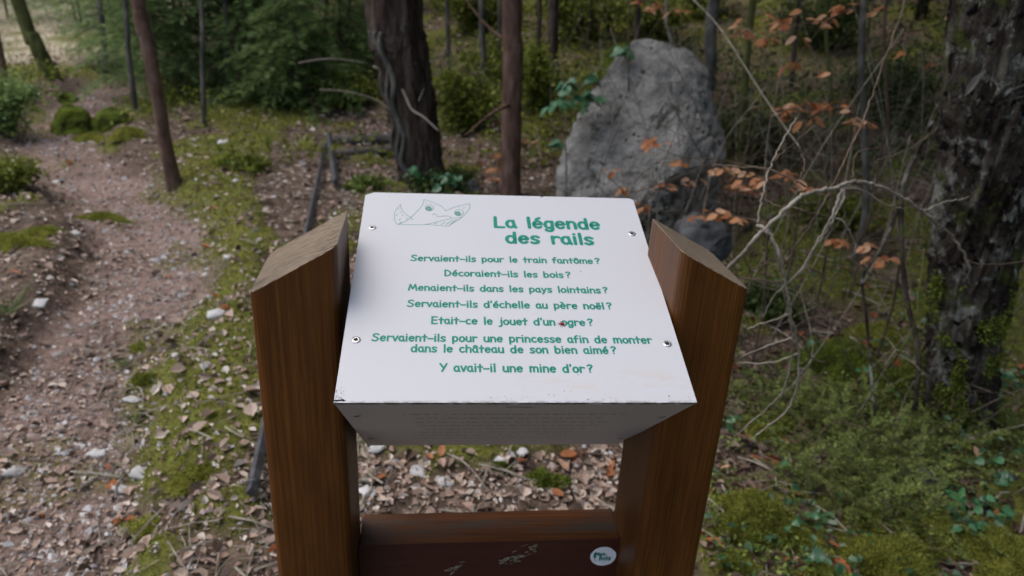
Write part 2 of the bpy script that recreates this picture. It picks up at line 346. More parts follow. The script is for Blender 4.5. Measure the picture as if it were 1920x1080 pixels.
def add_pits(key, dark, scale, thr, lich=None):
    m_ = M[key]; nt = m_.node_tree; p = nt.nodes['Principled BSDF']; c = p.inputs['Base Color'].links[0].from_socket
    v = nt.nodes.new('ShaderNodeTexVoronoi'); v.inputs['Scale'].default_value = scale; tc = nt.nodes.new('ShaderNodeTexCoord')
    wv = nt.nodes.new('ShaderNodeVectorMath'); wv.operation = 'ADD'; nz_ = nt.nodes.new('ShaderNodeTexNoise'); nz_.inputs['Scale'].default_value = scale * .8
    sc_ = nt.nodes.new('ShaderNodeVectorMath'); sc_.operation = 'SCALE'; sc_.inputs['Scale'].default_value = 1.2 / scale; nt.links.new(nz_.outputs['Color'], sc_.inputs[0])
    nt.links.new(tc.outputs['Object'], nz_.inputs['Vector']); nt.links.new(tc.outputs['Object'], wv.inputs[0]); nt.links.new(sc_.outputs[0], wv.inputs[1]); nt.links.new(wv.outputs[0], v.inputs['Vector'])
    pit = ramp(nt, [(thr, (1, 1, 1)), (thr + .08, (0, 0, 0))], v.outputs['Distance']); pit = mathn(nt, 'MULTIPLY', pit, ramp(nt, [(.48, (0, 0, 0)), (.58, (1, 1, 1))], noise(nt, scale * .3, 2, .5, tc.outputs['Object'])))
    if lich: c = mix(nt, c, lich[0], ramp(nt, [(lich[2], (0, 0, 0)), (lich[2] + .07, (1, 1, 1))], noise(nt, lich[1], 8, .75, tc.outputs['Object'], .4)))
    c = mix(nt, c, dark, pit); nt.links.new(c, p.inputs['Base Color'])
add_pits('rock', (.02, .02, .018), 22, .18, ((.055, .055, .045), 5, .56))
add_pits('barkold', (.006, .005, .004), 26, .22, ((.26, .26, .23), 10, .545))
add_pits('barkold', (.006, .005, .004), 14, .16, ((.07, .085, .022), 7, .56))
add_pits('bark', (.010, .008, .006), 30, .16, ((.17, .155, .14), 12, .60))

# ground: one sheet, with the trodden path and the moss banks as vertex masks
def groundmat():
    m_, nt, p = newmat('forest_floor'); setp(p, .95, .15); vec = mapping(nt, (1, 1, 1))
    n1 = noise(nt, 5, 8, .7, vec); n2 = noise(nt, 34, 6, .7, vec); n3 = noise(nt, 95, 3, .6, vec)
    f = mathn(nt, 'ADD', mathn(nt, 'MULTIPLY', n1, .45), mathn(nt, 'MULTIPLY', n2, .55))
    soil = ramp(nt, [(.34, (.03, .022, .016)), (.5, (.09, .065, .048)), (.62, (.19, .14, .105)), (.75, (.30, .24, .19))], f)
    path = ramp(nt, [(.32, (.07, .045, .036)), (.5, (.21, .145, .122)), (.62, (.32, .245, .21)), (.75, (.44, .39, .36))], mathn(nt, 'ADD', mathn(nt, 'MULTIPLY', n2, .5), mathn(nt, 'MULTIPLY', n3, .5)))
    moss = ramp(nt, [(.3, (.04, .036, .014)), (.5, (.10, .105, .022)), (.7, (.18, .185, .04))], n2)
    straw = ramp(nt, [(.3, (.20, .17, .11)), (.5, (.42, .37, .27)), (.7, (.60, .54, .43))], n2)
    c = soil
    for nm, col in (('straw', straw), ('path', path), ('moss', moss)):
        a = nt.nodes.new('ShaderNodeAttribute'); a.attribute_name = nm; c = mix(nt, c, col, a.outputs['Fac'])
    nt.links.new(c, p.inputs['Base Color']); bumpn(nt, p, f, 1.0, .03); return m_
def build_ground():
    def axis(lo, hi, fine_lo, fine_hi, st):
        a = [fine_lo]; s_ = st
        while a[-1] > lo: s_ *= 1.09; a.append(a[-1] - s_)
        b = list(np.arange(fine_lo, fine_hi, st)); s_ = st
        while b[-1] < hi: s_ *= 1.09; b.append(b[-1] + s_)
        return np.array(a[:0:-1] + b)
    X = axis(-70, 70, -3.2, 3.2, .03); Y = axis(-20, 110, .1, 5.5, .03)
    gx, gy = np.meshgrid(X, Y); x, y = gx.ravel(), gy.ravel(); z = hz(x, y)
    nx, ny = len(X), len(Y); i = np.arange(ny - 1)[:, None] * nx + np.arange(nx - 1)[None]
    q = np.stack([i, i + 1, i + nx + 1, i + nx], -1).reshape(-1, 4)
    mb = MB().add(np.stack([x, y, z], 1), q); me = mb.mesh('forest_floor', groundmat())
    for nm, v in (('path', path_mask(x, y)), ('moss', moss_mask(x, y)), ('straw', ss(7.5, 10, y) * ss(-1.8, -3.4, x) * ss(.15, .35, fbm(x * .7, y * .7)))):
        a = me.attributes.new(nm, 'FLOAT', 'POINT'); a.data.foreach_set('value', np.clip(v, 0, 1).astype(np.float32))
    return tag(link('ground', me), 'sloping woodland floor with a trodden path and moss banks', kind='structure')
build_ground()

# ------------------------------------------------------------------ lectern
TY, TZ, BY, BZ = .9675 * S, .2896 * S, .7409 * S, -.6713 * S
LT, LB = math.hypot(TY, TZ), math.hypot(BY, BZ)
def frame(o, e1, e2):                                # matrix whose X, Y are e1, e2
    e1, e2 = Vector(e1).normalized(), Vector(e2).normalized(); e3 = e1.cross(e2)
    m_ = Matrix.Identity(4)
    for i in range(3): m_[i][0], m_[i][1], m_[i][2], m_[i][3] = e1[i], e2[i], e3[i], o[i]
    return m_
lec = thing('lectern', (0, 0, 0), 'brown wooden lectern with two slanted posts and a tilted white text board', 'lectern')
def board(name, mat_w, cham, L, mw, label=None, w=S):
    mb = MB(); T = .0032; hw = w / 2
    c0, c1 = cham
    P = [(-hw, 0), (hw, 0), (hw, L - c1), (hw - c1 * 1.1, L), (-hw + c0 * 1.7, L), (-hw, L - c0)]
    if label and 'green' in label: P[4:4] = [(.0665, L), (.0635, L - .0032), (.0610, L)]
    n = len(P); V = [(x, y, 0) for x, y in P] + [(x, y, -T) for x, y in P]
    from mathutils.geometry import tessellate_polygon as tp
    T3 = [tuple(t) for t in tp([[Vector((x, y, 0)) for x, y in P]])]; area = sum((P[a][0] * (P[b][1] - P[c][1]) + P[b][0] * (P[c][1] - P[a][1]) + P[c][0] * (P[a][1] - P[b][1])) for a, b, c in T3)
    T3 = T3 if area > 0 else [t[::-1] for t in T3]
    mb.add(V, None, T3, 0); mb.add([(x, y, -T) for x, y in P], None, [t[::-1] for t in T3], 1)
    mb.add(V, [(i, n + i, n + (i + 1) % n, (i + 1) % n) for i in range(n)], None, 1)
    o = mb.build(name, [mat_w, M['edge']], lec, smooth=False); o.matrix_local = mw
    if label: o['label'] = label
    return bevel(o, .0006, 1)
MT = frame((0, 0, H), (1, 0, 0), (0, TY, TZ))
top = board('sign_panel', M['panel'], (.0075, .005), LT, MT, 'white top board printed with green text')
MLo = frame((0, BY, H + BZ - .0), (1, 0, 0), (0, -BY, -BZ))
low = board('sign_panel', M['panel2'], (.002, .002), LB - .004, MLo, 'lower board facing down, with rows of small print')
dB = Vector((0, TY - BY, TZ - BZ)); nB = Vector((0, dB.z, -dB.y)).normalized()
board('sign_panel', M['panel2'], (.002, .002), dB.length - .01, frame(Vector((0, BY, H + BZ)) + dB.normalized() * .005, (-1, 0, 0), dB), 'rear board of the three sided block')
mb = MB(); cy_, cz_ = (TY + BY) / 3, (TZ + BZ) / 3; V = []
for x in (-S / 2 + .004, S / 2 - .004):
    for (y, z) in ((0, 0), (TY, TZ), (BY, BZ)): V.append((x, cy_ + (y - cy_) * .955, H + cz_ + (z - cz_) * .955))
mb.add(V, [(0, 3, 4, 1), (1, 4, 5, 2), (2, 5, 3, 0)], [(0, 1, 2), (3, 5, 4)]); mb.build('core_block', M['black'], lec, False)
mb = MB(); tube(mb, [(-S / 2 - .03, cy_, H + cz_), (S / 2 + .02, cy_, H + cz_)], .008, 12); mb.build('axle', M['steel'], lec)

def post(side, g, pw, pd, y0, zin, slope, rot, label):
    base = Vector((side * (S / 2 + g), y0, 0)); r = .013; k = 5; ring = []
    cs = [(r, r, 180), (pw - r, r, 270), (pw - r, pd - r, 0), (r, pd - r, 90)]
    for cx, cy, a0 in cs:
        for i in range(k): a = R_(a0 + 90 * i / (k - 1)); ring.append((cx + r * math.cos(a), cy + r * math.sin(a)))
    n = len(ring); zt = lambda u: H + zin - slope * u
    V = []
    for lvl in range(3):
        for (u, v) in ring:
            z = (-.25, H * .5, zt(u) - .001)[lvl]; V.append((side * u, v, z))
    ins = []
    for (u, v) in ring:
        uu = pw / 2 + (u - pw / 2) * .985; vv = pd / 2 + (v - pd / 2) * .985; V.append((side * uu, vv, zt(uu)))
    q = [(l * n + i, l * n + (i + 1) % n, (l + 1) * n + (i + 1) % n, (l + 1) * n + i) for l in range(2) for i in range(n)]
    q2 = [(2 * n + i, 2 * n + (i + 1) % n, 3 * n + (i + 1) % n, 3 * n + i) for i in range(n)]
    V.append((side * pw / 2, pd / 2, zt(pw / 2))); c = 4 * n
    t = [(c, 3 * n + i, 3 * n + (i + 1) % n) for i in range(n)]
    if side < 0: q = [a[::-1] for a in q]; q2 = [a[::-1] for a in q2]; t = [a[::-1] for a in t]
    mb = MB(); V = np.array(V); mb.add(V, q, None, 0); mb2 = MB(); mb.add(V, q2, t, 1)
    o = mb.build('post', [M['post'], M['postcut']], lec, smooth=False, loc=base); o.rotation_euler.z = rot; o['label'] = label
    return o
post(-1, .0236 * S, .2659 * S, .142, .3504 * S, .3146 * S, .5924, R_(1.0), 'left post with a weathered grey slanted top')
post(1, .0035, .238 * S, .142, .3246 * S, .322 * S, .545, R_(3.5), 'right post with a brown slanted top')
cz = H - .9714 * S; y0 = .5294 * S
mb = MB(); xl, xr = -S / 2 - .009, S / 2 - .001
V = [(xl, y0, cz - .19 - .004), (xr, y0, cz - .19), (xr, y0 + .075, cz - .19), (xl, y0 + .075, cz - .194), (xl, y0, cz - .0035), (xr, y0, cz + .002), (xr, y0 + .075, cz + .002), (xl, y0 + .075, cz - .0035)]
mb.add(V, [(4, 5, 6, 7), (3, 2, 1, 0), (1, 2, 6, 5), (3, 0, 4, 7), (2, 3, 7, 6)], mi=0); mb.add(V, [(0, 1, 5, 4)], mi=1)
bar = mb.build('crossbar', [M['beam'], M['beamfront']], lec, False); bevel(bar, .0035, 3)

# ---- stroke lettering
def arc(cx, cy, rx, ry, a0, a1, n=9): return [(cx + rx * math.cos(R_(a0 + (a1 - a0) * i / n)), cy + ry * math.sin(R_(a0 + (a1 - a0) * i / n))) for i in range(n + 1)]
XH = .52; CH = .76
bowl = lambda cx=.26, r=.20: arc(cx, XH / 2, r, XH / 2 - .02, 0, 360, 16)
def glyph(c):
    h = XH
    acc = {'é': ('e', 'acute'), 'è': ('e', 'grave'), 'ë': ('e', 'dia'), 'ô': ('o', 'circ'), 'â': ('a', 'circ'), 'î': ('ı', 'circ')}
    if c in acc:
        b, k = acc[c]; w, s = glyph(b); x = w / 2
        if k == 'acute': s = s + [[(x - .04, h + .12), (x + .11, h + .24)]]
        if k == 'grave': s = s + [[(x - .13, h + .24), (x + .03, h + .12)]]
        if k == 'circ': s = s + [[(x - .15, h + .10), (x, h + .20), (x + .15, h + .10)]]
        if k == 'dia': s = s + [[(x - .10, h + .15), (x - .095, h + .20)], [(x + .10, h + .15), (x + .105, h + .20)]]
        return w, s
    D = {
     ' ': (.46, []), '\u2009': (.16, []),
     'a': (.53, [arc(.24, h / 2, .17, h / 2 - .01, 60, 350, 12) , [(.36, h - .02), (.40, h / 2), (.42, .10), (.47, .0)], [(.325, h - .04), (.37, h - .01)]]),
     'b': (.57, [[(.10, CH), (.10, .02)], arc(.28, h / 2 - .01, .18, h / 2 - .01, 180, -180, 16)]),
     'c': (.50, [arc(.28, h / 2, .19, h / 2 - .01, 55, 315, 12)]),
     'd': (.57, [[(.44, CH), (.45, .0)], arc(.26, h / 2 - .01, .18, h / 2 - .01, 0, 360, 16)]),
     'e': (.54, [[(.10, h / 2 + .01), (.43, h / 2 + .03)] + arc(.27, h / 2, .18, h / 2 - .01, 12, 318, 14)]),
     'f': (.46, [arc(.33, CH - .15, .15, .14, 75, 180, 6) + [(.17, 0)], [(.05, h - .08), (.36, h - .06)]]),
     'g': (.53, [arc(.25, h / 2, .17, h / 2 - .01, 50, 345, 12), [(.42, h), (.42, .02)] + arc(.25, -.05, .17, .17, 0, -155, 8)]),
     'h': (.56, [[(.10, CH), (.10, 0)], [(.10, h - .18)] + arc(.28, h - .18, .17, .17, 160, 0, 8) + [(.45, 0)]]),
     'i': (.26, [[(.12, h), (.13, 0)], [(.12, h + .20), (.125, h + .205)]]),
     'ı': (.26, [[(.12, h), (.13, 0)]]),
     'j': (.36, [[(.24, h), (.25, -.02)] + arc(.10, -.04, .15, .17, 0, -110, 6), [(.24, h + .20), (.245, h + .205)]]),
     'l': (.26, [[(.12, CH + .02), (.13, 0)]]),
     'm': (.78, [[(.09, h), (.10, 0)], [(.10, h - .18)] + arc(.24, h - .16, .13, .15, 160, 0, 8) + [(.37, .02)], [(.38, h - .18)] + arc(.53, h - .16, .14, .15, 160, 0, 8) + [(.68, 0)]]),
     'n': (.54, [[(.09, h), (.10, 0)], [(.10, h - .20)] + arc(.27, h - .18, .16, .17, 160, 0, 8) + [(.44, 0)]]),
     'o': (.54, [arc(.27, h / 2, .19, h / 2 - .01, 0, 360, 16)]),
     'p': (.56, [[(.10, h), (.11, -.22)], arc(.28, h / 2 + .01, .18, h / 2 - .01, 180, -180, 16)]),
     'r': (.46, [[(.10, h), (.11, 0)], [(.11, h - .18)] + arc(.29, h - .18, .17, .16, 150, 45, 6)]),
     's': (.48, [[(.40, h - .08), (.30, h - .01), (.17, h - .02), (.10, h - .11), (.15, h - .21), (.30, h / 2 - .03), (.39, .15), (.34, .04), (.20, .0), (.08, .06)]]),
     't': (.46, [[(.22, CH - .06), (.22, .0)], [(.05, h - .06), (.40, h - .06)]]),
     'u': (.54, [[(.10, h), (.09, .20)] + arc(.26, .18, .17, .17, 180, 330, 8)[1:] + [(.42, .20)], [(.43, h), (.45, 0)]]),
     'v': (.50, [[(.06, h), (.24, .01), (.43, h)]]),
     'y': (.52, [[(.07, h), (.26, .06)], [(.45, h), (.26, .06), (.14, -.22)]]),
     'z': (.5, [[(.08, h), (.4, h), (.08, 0), (.42, 0)]]),
     'L': (.56, [[(.10, CH), (.09, .01), (.47, .0)]]),
     'S': (.62, [[(.52, CH - .10), (.40, CH - .01), (.24, CH - .01), (.12, CH - .10), (.13, CH - .24), (.26, CH - .34), (.42, CH - .42), (.50, .22), (.44, .08), (.30, .0), (.14, .02), (.05, .10)]]),
     'D': (.68, [[(.10, CH), (.10, .0), (.28, .01), (.46, .10), (.57, .28), (.55, .48), (.42, .64), (.24, .74), (.09, CH)]]),
     'M': (.84, [[(.07, 0), (.19, CH), (.40, .18), (.62, CH), (.75, 0)]]),
     'E': (.62, [[(.50, CH), (.11, CH), (.11, .0), (.52, .0)], [(.11, CH / 2 + .01), (.46, CH / 2 + .02)]]),
     'Y': (.62, [[(.06, CH), (.31, .36)], [(.56, CH), (.22, 0)]]),
     'B': (.60, [[(.10, CH), (.10, 0), (.34, .02), (.48, .12), (.46, .28), (.32, .38), (.12, .40)], [(.10, CH), (.32, CH - .03), (.42, .60), (.36, .46), (.22, .40)]]),
     '-': (.50, [[(.06, .28), (.43, .28)]]),
     "'": (.22, [[(.11, CH + .02), (.10, CH - .14)]]),
     '?': (.50, [[(.08, CH - .10), (.20, CH), (.36, CH - .02), (.42, CH - .14), (.34, CH - .28), (.23, CH - .36), (.22, .24)], [(.22, .035), (.225, .04)]]),
    }
    return D[c]
def stroke(mb, pts, w, z):
    P0 = np.array(pts, float)
    for i in range(1, len(P0) - 1):                  # break at sharp corners so both legs keep their width
        a = P0[i] - P0[i - 1]; b = P0[i + 1] - P0[i]; la, lb = np.hypot(*a), np.hypot(*b)
        if la > 1e-7 and lb > 1e-7 and a.dot(b) / la / lb < .55:
            stroke(mb, P0[:i + 1], w, z); stroke(mb, P0[i:], w, z + .00001); return
    P = np.array(pts, float)
    keep = [0] + [i for i in range(1, len(P)) if np.hypot(*(P[i] - P[i - 1])) > 1e-6]; P = P[keep]
    n = len(P)
    if n < 2: P = np.array([P[0], P[0] + (w * .05, 0)]); n = 2
    T = np.gradient(P, axis=0); T /= np.linalg.norm(T, axis=1)[:, None] + 1e-12
    Nn = np.stack([-T[:, 1], T[:, 0]], 1); h = np.full(n, w / 2)
    for i in range(1, n - 1):
        a = P[i] - P[i - 1]; b = P[i + 1] - P[i]; a = a / np.hypot(*a); b = b / np.hypot(*b)
        h[i] = w / 2 / max(math.sqrt(max((1 + a.dot(b)) / 2, .01)), .62)
        t = a + b; t = t / (np.hypot(*t) + 1e-9); Nn[i] = (-t[1], t[0])
    A = P + Nn * h[:, None]; B = P - Nn * h[:, None]
    V = np.vstack([A, B]); q = [(i, n + i, n + i + 1, i + 1) for i in range(n - 1)]
    V = np.hstack([V, np.full((2 * n, 1), z)]); mb.add(V, q)
    for c, t in ((P[0], -T[0]), (P[-1], T[-1])):        # round caps
        a0 = math.atan2(t[1], t[0]); k = 5
        F_ = [(c[0], c[1], z)] + [(c[0] + w / 2 * math.cos(a0 - math.pi / 2 + math.pi * i / k), c[1] + w / 2 * math.sin(a0 - math.pi / 2 + math.pi * i / k), z) for i in range(k + 1)]
        mb.add(F_, None, [(0, i, i + 1) for i in range(1, k + 1)])
def on_plane(px, py, mw):
    o = np.array(mw.translation); n = np.array(mw.to_3x3().col[2]); d = ray(px, py); t = (o - CAM).dot(n) / d.dot(n)
    p = mw.inverted() @ Vector(CAM + d * t); return np.array([p.x, p.y])
def text_line(txt, a, b, cap_px, mw, parent, mat, wgt=.115, name='lettering'):
    A = on_plane(*a, mw); B = on_plane(*b, mw); mid = ((a[0] + b[0]) / 2, (a[1] + b[1]) / 2)
    cap = np.hypot(*(on_plane(mid[0], mid[1] - cap_px, mw) - on_plane(*mid, mw)))
    adv = sum(glyph(c)[0] for c in txt) - .12; sx = np.hypot(*(B - A)) / adv; sy = cap / CH
    e = (B - A) / np.hypot(*(B - A)); f = np.array([-e[1], e[0]]); mb = MB(); x = -.06; k = 0; w = wgt * (1.12 if cap_px > 15 else 1.30) * (sx + sy) / 2
    for c in txt:
        gw, st = glyph(c)
        for s in st:
            stroke(mb, [A + e * (x + u + .06 * 0) * sx + f * v * sy for u, v in s], w, .00015 + (k % 6) * .00002); k += 1
        x += gw
    return mb.build(name, mat, parent, False)
for txt, a, b, cap, wg in [
    ('La légende', (928, 426), (1125, 429.8), 18.5, .15), ('des rails', (950, 455.2), (1113, 458.5), 19, .15),
    ('Servaient-ils pour le train fantôme\u2009?', (771, 488.8), (1125, 494.8), 10.2, .125), ('Décoraient-ils les bois\u2009?', (834, 517.3), (1070, 521), 10.6, .125),
    ('Menaient-ils dans les pays lointains\u2009?', (766, 544.3), (1140, 550), 11, .125), ("Servaient-ils d'échelle au père noël\u2009?", (764.5, 574.8), (1147.5, 580), 11.8, .125),
    ("Etait-ce le jouet d'un ogre\u2009?", (809, 606.8), (1112, 611), 12.5, .125), ('Servaient-ils pour une princesse afin de monter', (698, 639), (1223, 644), 13, .125),
    ('dans le château de son bien aimé\u2009?', (771, 659.6), (1156, 663.6), 13.2, .125), ("Y avait-il une mine d'or\u2009?", (825, 696.3), (1112, 698.6), 14.2, .125)]:
    text_line(txt, a, b, cap, MT, top, M['green'], wg)
# the doodle at the top left of the board
mb = MB()
cr = lambda x, y: on_plane(720 + x / 10.667, 360 + y / 10.667, MT)
DOO = [[(335, 250), (270, 320), (220, 390), (212, 480), (215, 560), (245, 625), (270, 648)], [(335, 250), (345, 330), (400, 410), (470, 470), (545, 515), (575, 560)],
       [(270, 648), (400, 600), (500, 540), (600, 450), (700, 350), (780, 240), (800, 150)], [(800, 150), (920, 185), (1060, 240), (1160, 300), (1240, 380)],
       [(1240, 380), (1400, 310), (1560, 265), (1715, 235)], [(1715, 235), (1715, 320), (1660, 400), (1550, 510), (1400, 610), (1290, 682)],
       [(1290, 682), (1100, 672), (900, 655), (600, 655), (270, 648)], [(820, 655), (1100, 590), (1350, 530), (1550, 510)],
       [(975, 460), (1000, 435), (1050, 470), (1090, 495), (1200, 483), (1300, 485), (1350, 508)],
       [(290, 330), (285, 355)], [(345, 400), (338, 425)], [(268, 440), (245, 480)], [(380, 460), (362, 475)], [(328, 530), (300, 575)], [(462, 520), (452, 545)], [(300, 640), (350, 605)],
       [(850, 225), (862, 235)], [(935, 240), (950, 245)], [(1010, 262), (1028, 266)], [(1508, 315), (1522, 322)], [(1580, 330), (1612, 312)],
       [(1000, 640), (1060, 615)], [(1140, 655), (1220, 600)], [(1240, 650), (1380, 560)], [(1330, 640), (1460, 540)]]
for i, d in enumerate(DOO): stroke(mb, [cr(*p) for p in spline([(x, y) for x, y in d], 4)], .00075, .00015 + (i % 6) * .00002)
for cx, cy, rx, ry in ((908, 320, 80, 58), (1500, 415, 88, 62)):
    stroke(mb, [cr(cx + rx * math.cos(t), cy + ry * math.sin(t)) for t in np.linspace(0, 6.28, 24)], .0008, .00017)
mb.build('drawing', M['greenline'], top, False)
for cx, cy, rx, ry in ((898, 332, 62, 46), (1480, 432, 60, 44)):
    mb = MB()
    for k in range(12):
        a = k * .9; stroke(mb, [cr(cx + rx * math.cos(a + t) * (1 - .07 * k), cy + ry * math.sin(a + t) * (1 - .07 * k)) for t in np.linspace(0, 3.5, 9)], .00055, .00019 + (k % 5) * .00002)
    mb.build('drawing', M['green'], top, False)
def disc(mb, c, r, z, n=20, rim=0, jag=0, mi=0):
    V = [(c[0], c[1], z)] + [(c[0] + r[0] * math.cos(6.2832 * i / n) * (1 + jag * rnd.uniform(-1, 1)), c[1] + r[1] * math.sin(6.2832 * i / n) * (1 + jag * rnd.uniform(-1, 1)), z - rim) for i in range(n)]
    mb.add(V, None, [(0, 1 + i, 1 + (i + 1) % n) for i in range(n)], mi)
def screw(c, parent):
    mb = MB(); R0 = .0058; rings = [(R0, 0.0), (R0 * .95, .0007), (R0 * .60, .0012), (R0 * .46, .0010)]; n = 20; V = []
    for r, z in rings: V += [(r * math.cos(6.2832 * i / n), r * math.sin(6.2832 * i / n), z) for i in range(n)]
    for r, z in ((R0 * .33, .0004),): V += [(r * math.cos(6.2832 * i / n) * (1 + .28 * math.cos(6 * 6.2832 * i / n)), r * math.sin(6.2832 * i / n) * (1 + .28 * math.cos(6 * 6.2832 * i / n)), z) for i in range(n)]
    q = [(l * n + i, l * n + (i + 1) % n, (l + 1) * n + (i + 1) % n, (l + 1) * n + i) for l in range(3) for i in range(n)]
    mb.add(V, q, None, 0); mb.add(V, [(3 * n + i, 3 * n + (i + 1) % n, 4 * n + (i + 1) % n, 4 * n + i) for i in range(n)], [(4 * n, 4 * n + i, 4 * n + i + 1) for i in range(1, n - 1)], 1)
    mb.build('screw', [M['steel'], M['black']], parent, True, loc=(c[0], c[1], .0001))
for p in ((698, 427), (1185, 438.5), (667.5, 637.5), (1251, 645)): screw(on_plane(*p, MT), top)
mb = MB(); c = on_plane(634, 751, MT)
for k in range(9): disc(mb, (c[0] + rnd.uniform(-.004, .006), c[1] + rnd.uniform(-.0005, .0012)), (.0025, .0009), .0004 + k * .00003, 9, jag=.3)
for k in range(26): disc(mb, on_plane(629 + abs(rnd.gauss(0, 10)), 748 - abs(rnd.gauss(0, 12)), MT), (rnd.uniform(.0002, .0007),) * 2, .0003 + k * .00001, 6, jag=.4)
for k in range(34): disc(mb, on_plane(rnd.uniform(900, 1295), 752 - abs(rnd.gauss(0, 8)), MT), (rnd.uniform(.0002, .0008), rnd.uniform(.0002, .0006)), .0003 + k * .00001, 6, jag=.4)
tag(mb.build('chipped_corner', M['black'], top, False), kind='stuff')
# small print and screws on the lower board
mb = MB(); k = 0
for r in range(8):
    y = (.035 + .028 * r) / 1.0 * 1.1
    x0, x1 = (-.13, .13) if r else (-.155, .165)
    x = x0 + rnd.uniform(0, .02)
    vv = LB - .085 - r * .034
    while x < x1 - rnd.uniform(0, .03):
        l = rnd.uniform(.004, .016)
        for j in range(int(l / .0022)):
            disc(mb, (x + j * .0023, vv + rnd.uniform(-.0012, .0012)), (.0009, rnd.uniform(.0012, .003)), .0003 + (k % 7) * .00002, 6); k += 1
        x += l + .0035
for k2 in range(5): stroke(mb, [(-.012 + k2 * .006, LB - .035 + .004 * math.sin(k2)), (-.009 + k2 * .006, LB - .028), (-.005 + k2 * .006, LB - .036)], .0009, .00035)
tag(mb.build('small_print', M['grime'], low, False), kind='stuff')
for p in ((697, 822.5), (1160, 822)): screw(on_plane(*p, MLo), low)
for p in ((668, 779), (1240, 781)): screw(on_plane(*p, MLo), low)
# sticker and scuffs on the crossbar front
MS = frame((0, y0 - .0004, cz - .03), (1, 0, 0), (0, 0, 1))
mb = MB(); c = on_plane(1131, 1043, MS); e = on_plane(1155, 1043, MS); rr_ = e[0] - c[0]
disc(mb, c, (rr_, rr_ * .93), .0002, 30, jag=.02); stk = mb.build('sticker', M['sticker'], bar, False); stk.matrix_local = MS
stk['label'] = 'round white sticker with green lettering'
mb = MB(); LG = []
def mini(txt, a, sx, sy, w):
    x = 0; k = 0
    for ch in txt:
        gw, st = glyph(ch)
        for s in st: stroke(mb, [(a[0] + (x + u) * sx, a[1] + v * sy) for u, v in s], w, .0005 + (k % 6) * .00002); k += 1
        x += gw
lx = lambda x, y: (c[0] + (x - 680) / 310 * rr_, c[1] - (y - 582) / 245 * rr_ * .93)
u_ = rr_ / 310
mini('épic', lx(530, 555), 118 * u_, 115 * u_, .0017); mini('Bois', lx(580, 668), 155 * u_, 145 * u_, .0020)
for (x, y, a, b) in ((480, 520, 40, 60), (475, 580, 36, 42), (505, 500, 38, 40)): disc(mb, lx(x, y), (a * u_, b * u_), .0006 + x * 1e-7, 9, jag=.2)
stroke(mb, [lx(480, 560), lx(482, 665)], .0012, .00065); stroke(mb, [lx(450, 695), lx(650, 700), lx(860, 688)], .0005, .0005)
o = mb.build('sticker_print', M['green'], bar, False); o.matrix_local = MS
mb = MB()
for (cx, cy, n, sx, sy) in ((970, 1045, 26, 34, 12), (850, 1068, 12, 14, 8), (1000, 1022, 6, 14, 5)):
    for k in range(n):
        t = rnd.uniform(-1, 1); p = on_plane(cx + t * sx + rnd.gauss(0, 5), cy - t * sy + rnd.gauss(0, 4), MS)
        a = rnd.uniform(.1, .8); l = rnd.uniform(.0015, .006); stroke(mb, [(p[0] - l * math.cos(a), p[1] - l * math.sin(a) * .6), (p[0], p[1] + rnd.uniform(-.001, .001)), (p[0] + l * math.cos(a), p[1] + l * math.sin(a) * .6)], rnd.uniform(.0008, .0034), .0002 + (k % 9) * .00003)
o = tag(mb.build('scuff_mark', M['smear'], bar, False), kind='stuff'); o.matrix_local = MS
# insect on the word ogre
p = on_plane(1054, 608.5, MT); w3 = MT @ Vector((p[0], p[1], 0)); ins = thing('insect', w3, 'tiny dark red insect sitting on the green word ogre', 'insect')
ins.matrix_world = frame(w3, (1, 0, .0), MT.to_3x3().col[1])
def ellipsoid(mb, c, r, nu=10, nv=7, mi=0):
    V = [(c[0] + r[0] * math.sin(math.pi * (j + .001) / nv) * math.cos(6.2832 * i / nu), c[1] + r[1] * math.sin(math.pi * (j + .001) / nv) * math.sin(6.2832 * i / nu), c[2] + r[2] * math.cos(math.pi * j / nv)) for j in range(nv + 1) for i in range(nu)]
    mb.add(V, [(j * nu + i, j * nu + (i + 1) % nu, (j + 1) * nu + (i + 1) % nu, (j + 1) * nu + i) for j in range(nv) for i in range(nu)], mi=mi)
mb = MB(); ellipsoid(mb, (0, 0, .0016), (.0030, .0019, .0014)); ellipsoid(mb, (-.0035, .0002, .0014), (.0011, .0010, .0009)); mb.build('body', M['insect'], ins)
for s in (-1, 1):
    for k in range(3):
        mb = MB(); tube(mb, [(-.0015 + k * .0015, s * .001, .0016), (-.002 + k * .002, s * .0032, .0024), (-.0025 + k * .0028, s * .0048, .0002)], .00022, 5); mb.build('leg', M['insect'], ins)
    mb = MB(); tube(mb, [(-.0042, s * .0005, .0016), (-.0068, s * .0014, .0022)], .00015, 5); mb.build('antenna', M['insect'], ins)

# ------------------------------------------------------------------ rails and logs
def bar_between(name, a, b, w, h, label, cat, mat, lift=.01, seg=14, round_=False, capm=None):
    a, b = np.array(a, float), np.array(b, float); t = thing(name, a, label, cat); mb = MB()
    P = [a + (b - a) * i / seg for i in range(seg + 1)]
    z = np.array([gz(p[0], p[1]) for p in P]); ln = z[0] + (z[-1] - z[0]) * np.linspace(0, 1, seg + 1); off = max((z - ln).max(), 0) * .6
    P = np.array([(p[0], p[1], ln[i] + off + lift) for i, p in enumerate(P)]) - a
    sides = 12 if round_ else 4
    tube(mb, P, w / 2 if round_ else w * .7, sides, wob=.05 if round_ else .0); o = mb.build('rail_bar' if not round_ else 'trunk', mat, t, smooth=round_)
    return t, P
gA, gB = G(474, 945), G(614, 262)
t, P = bar_between('iron_rail', gA, gB, .022, .03, 'long dark iron bar lying on the bank beside the left post', 'rail', M['iron'], .018)
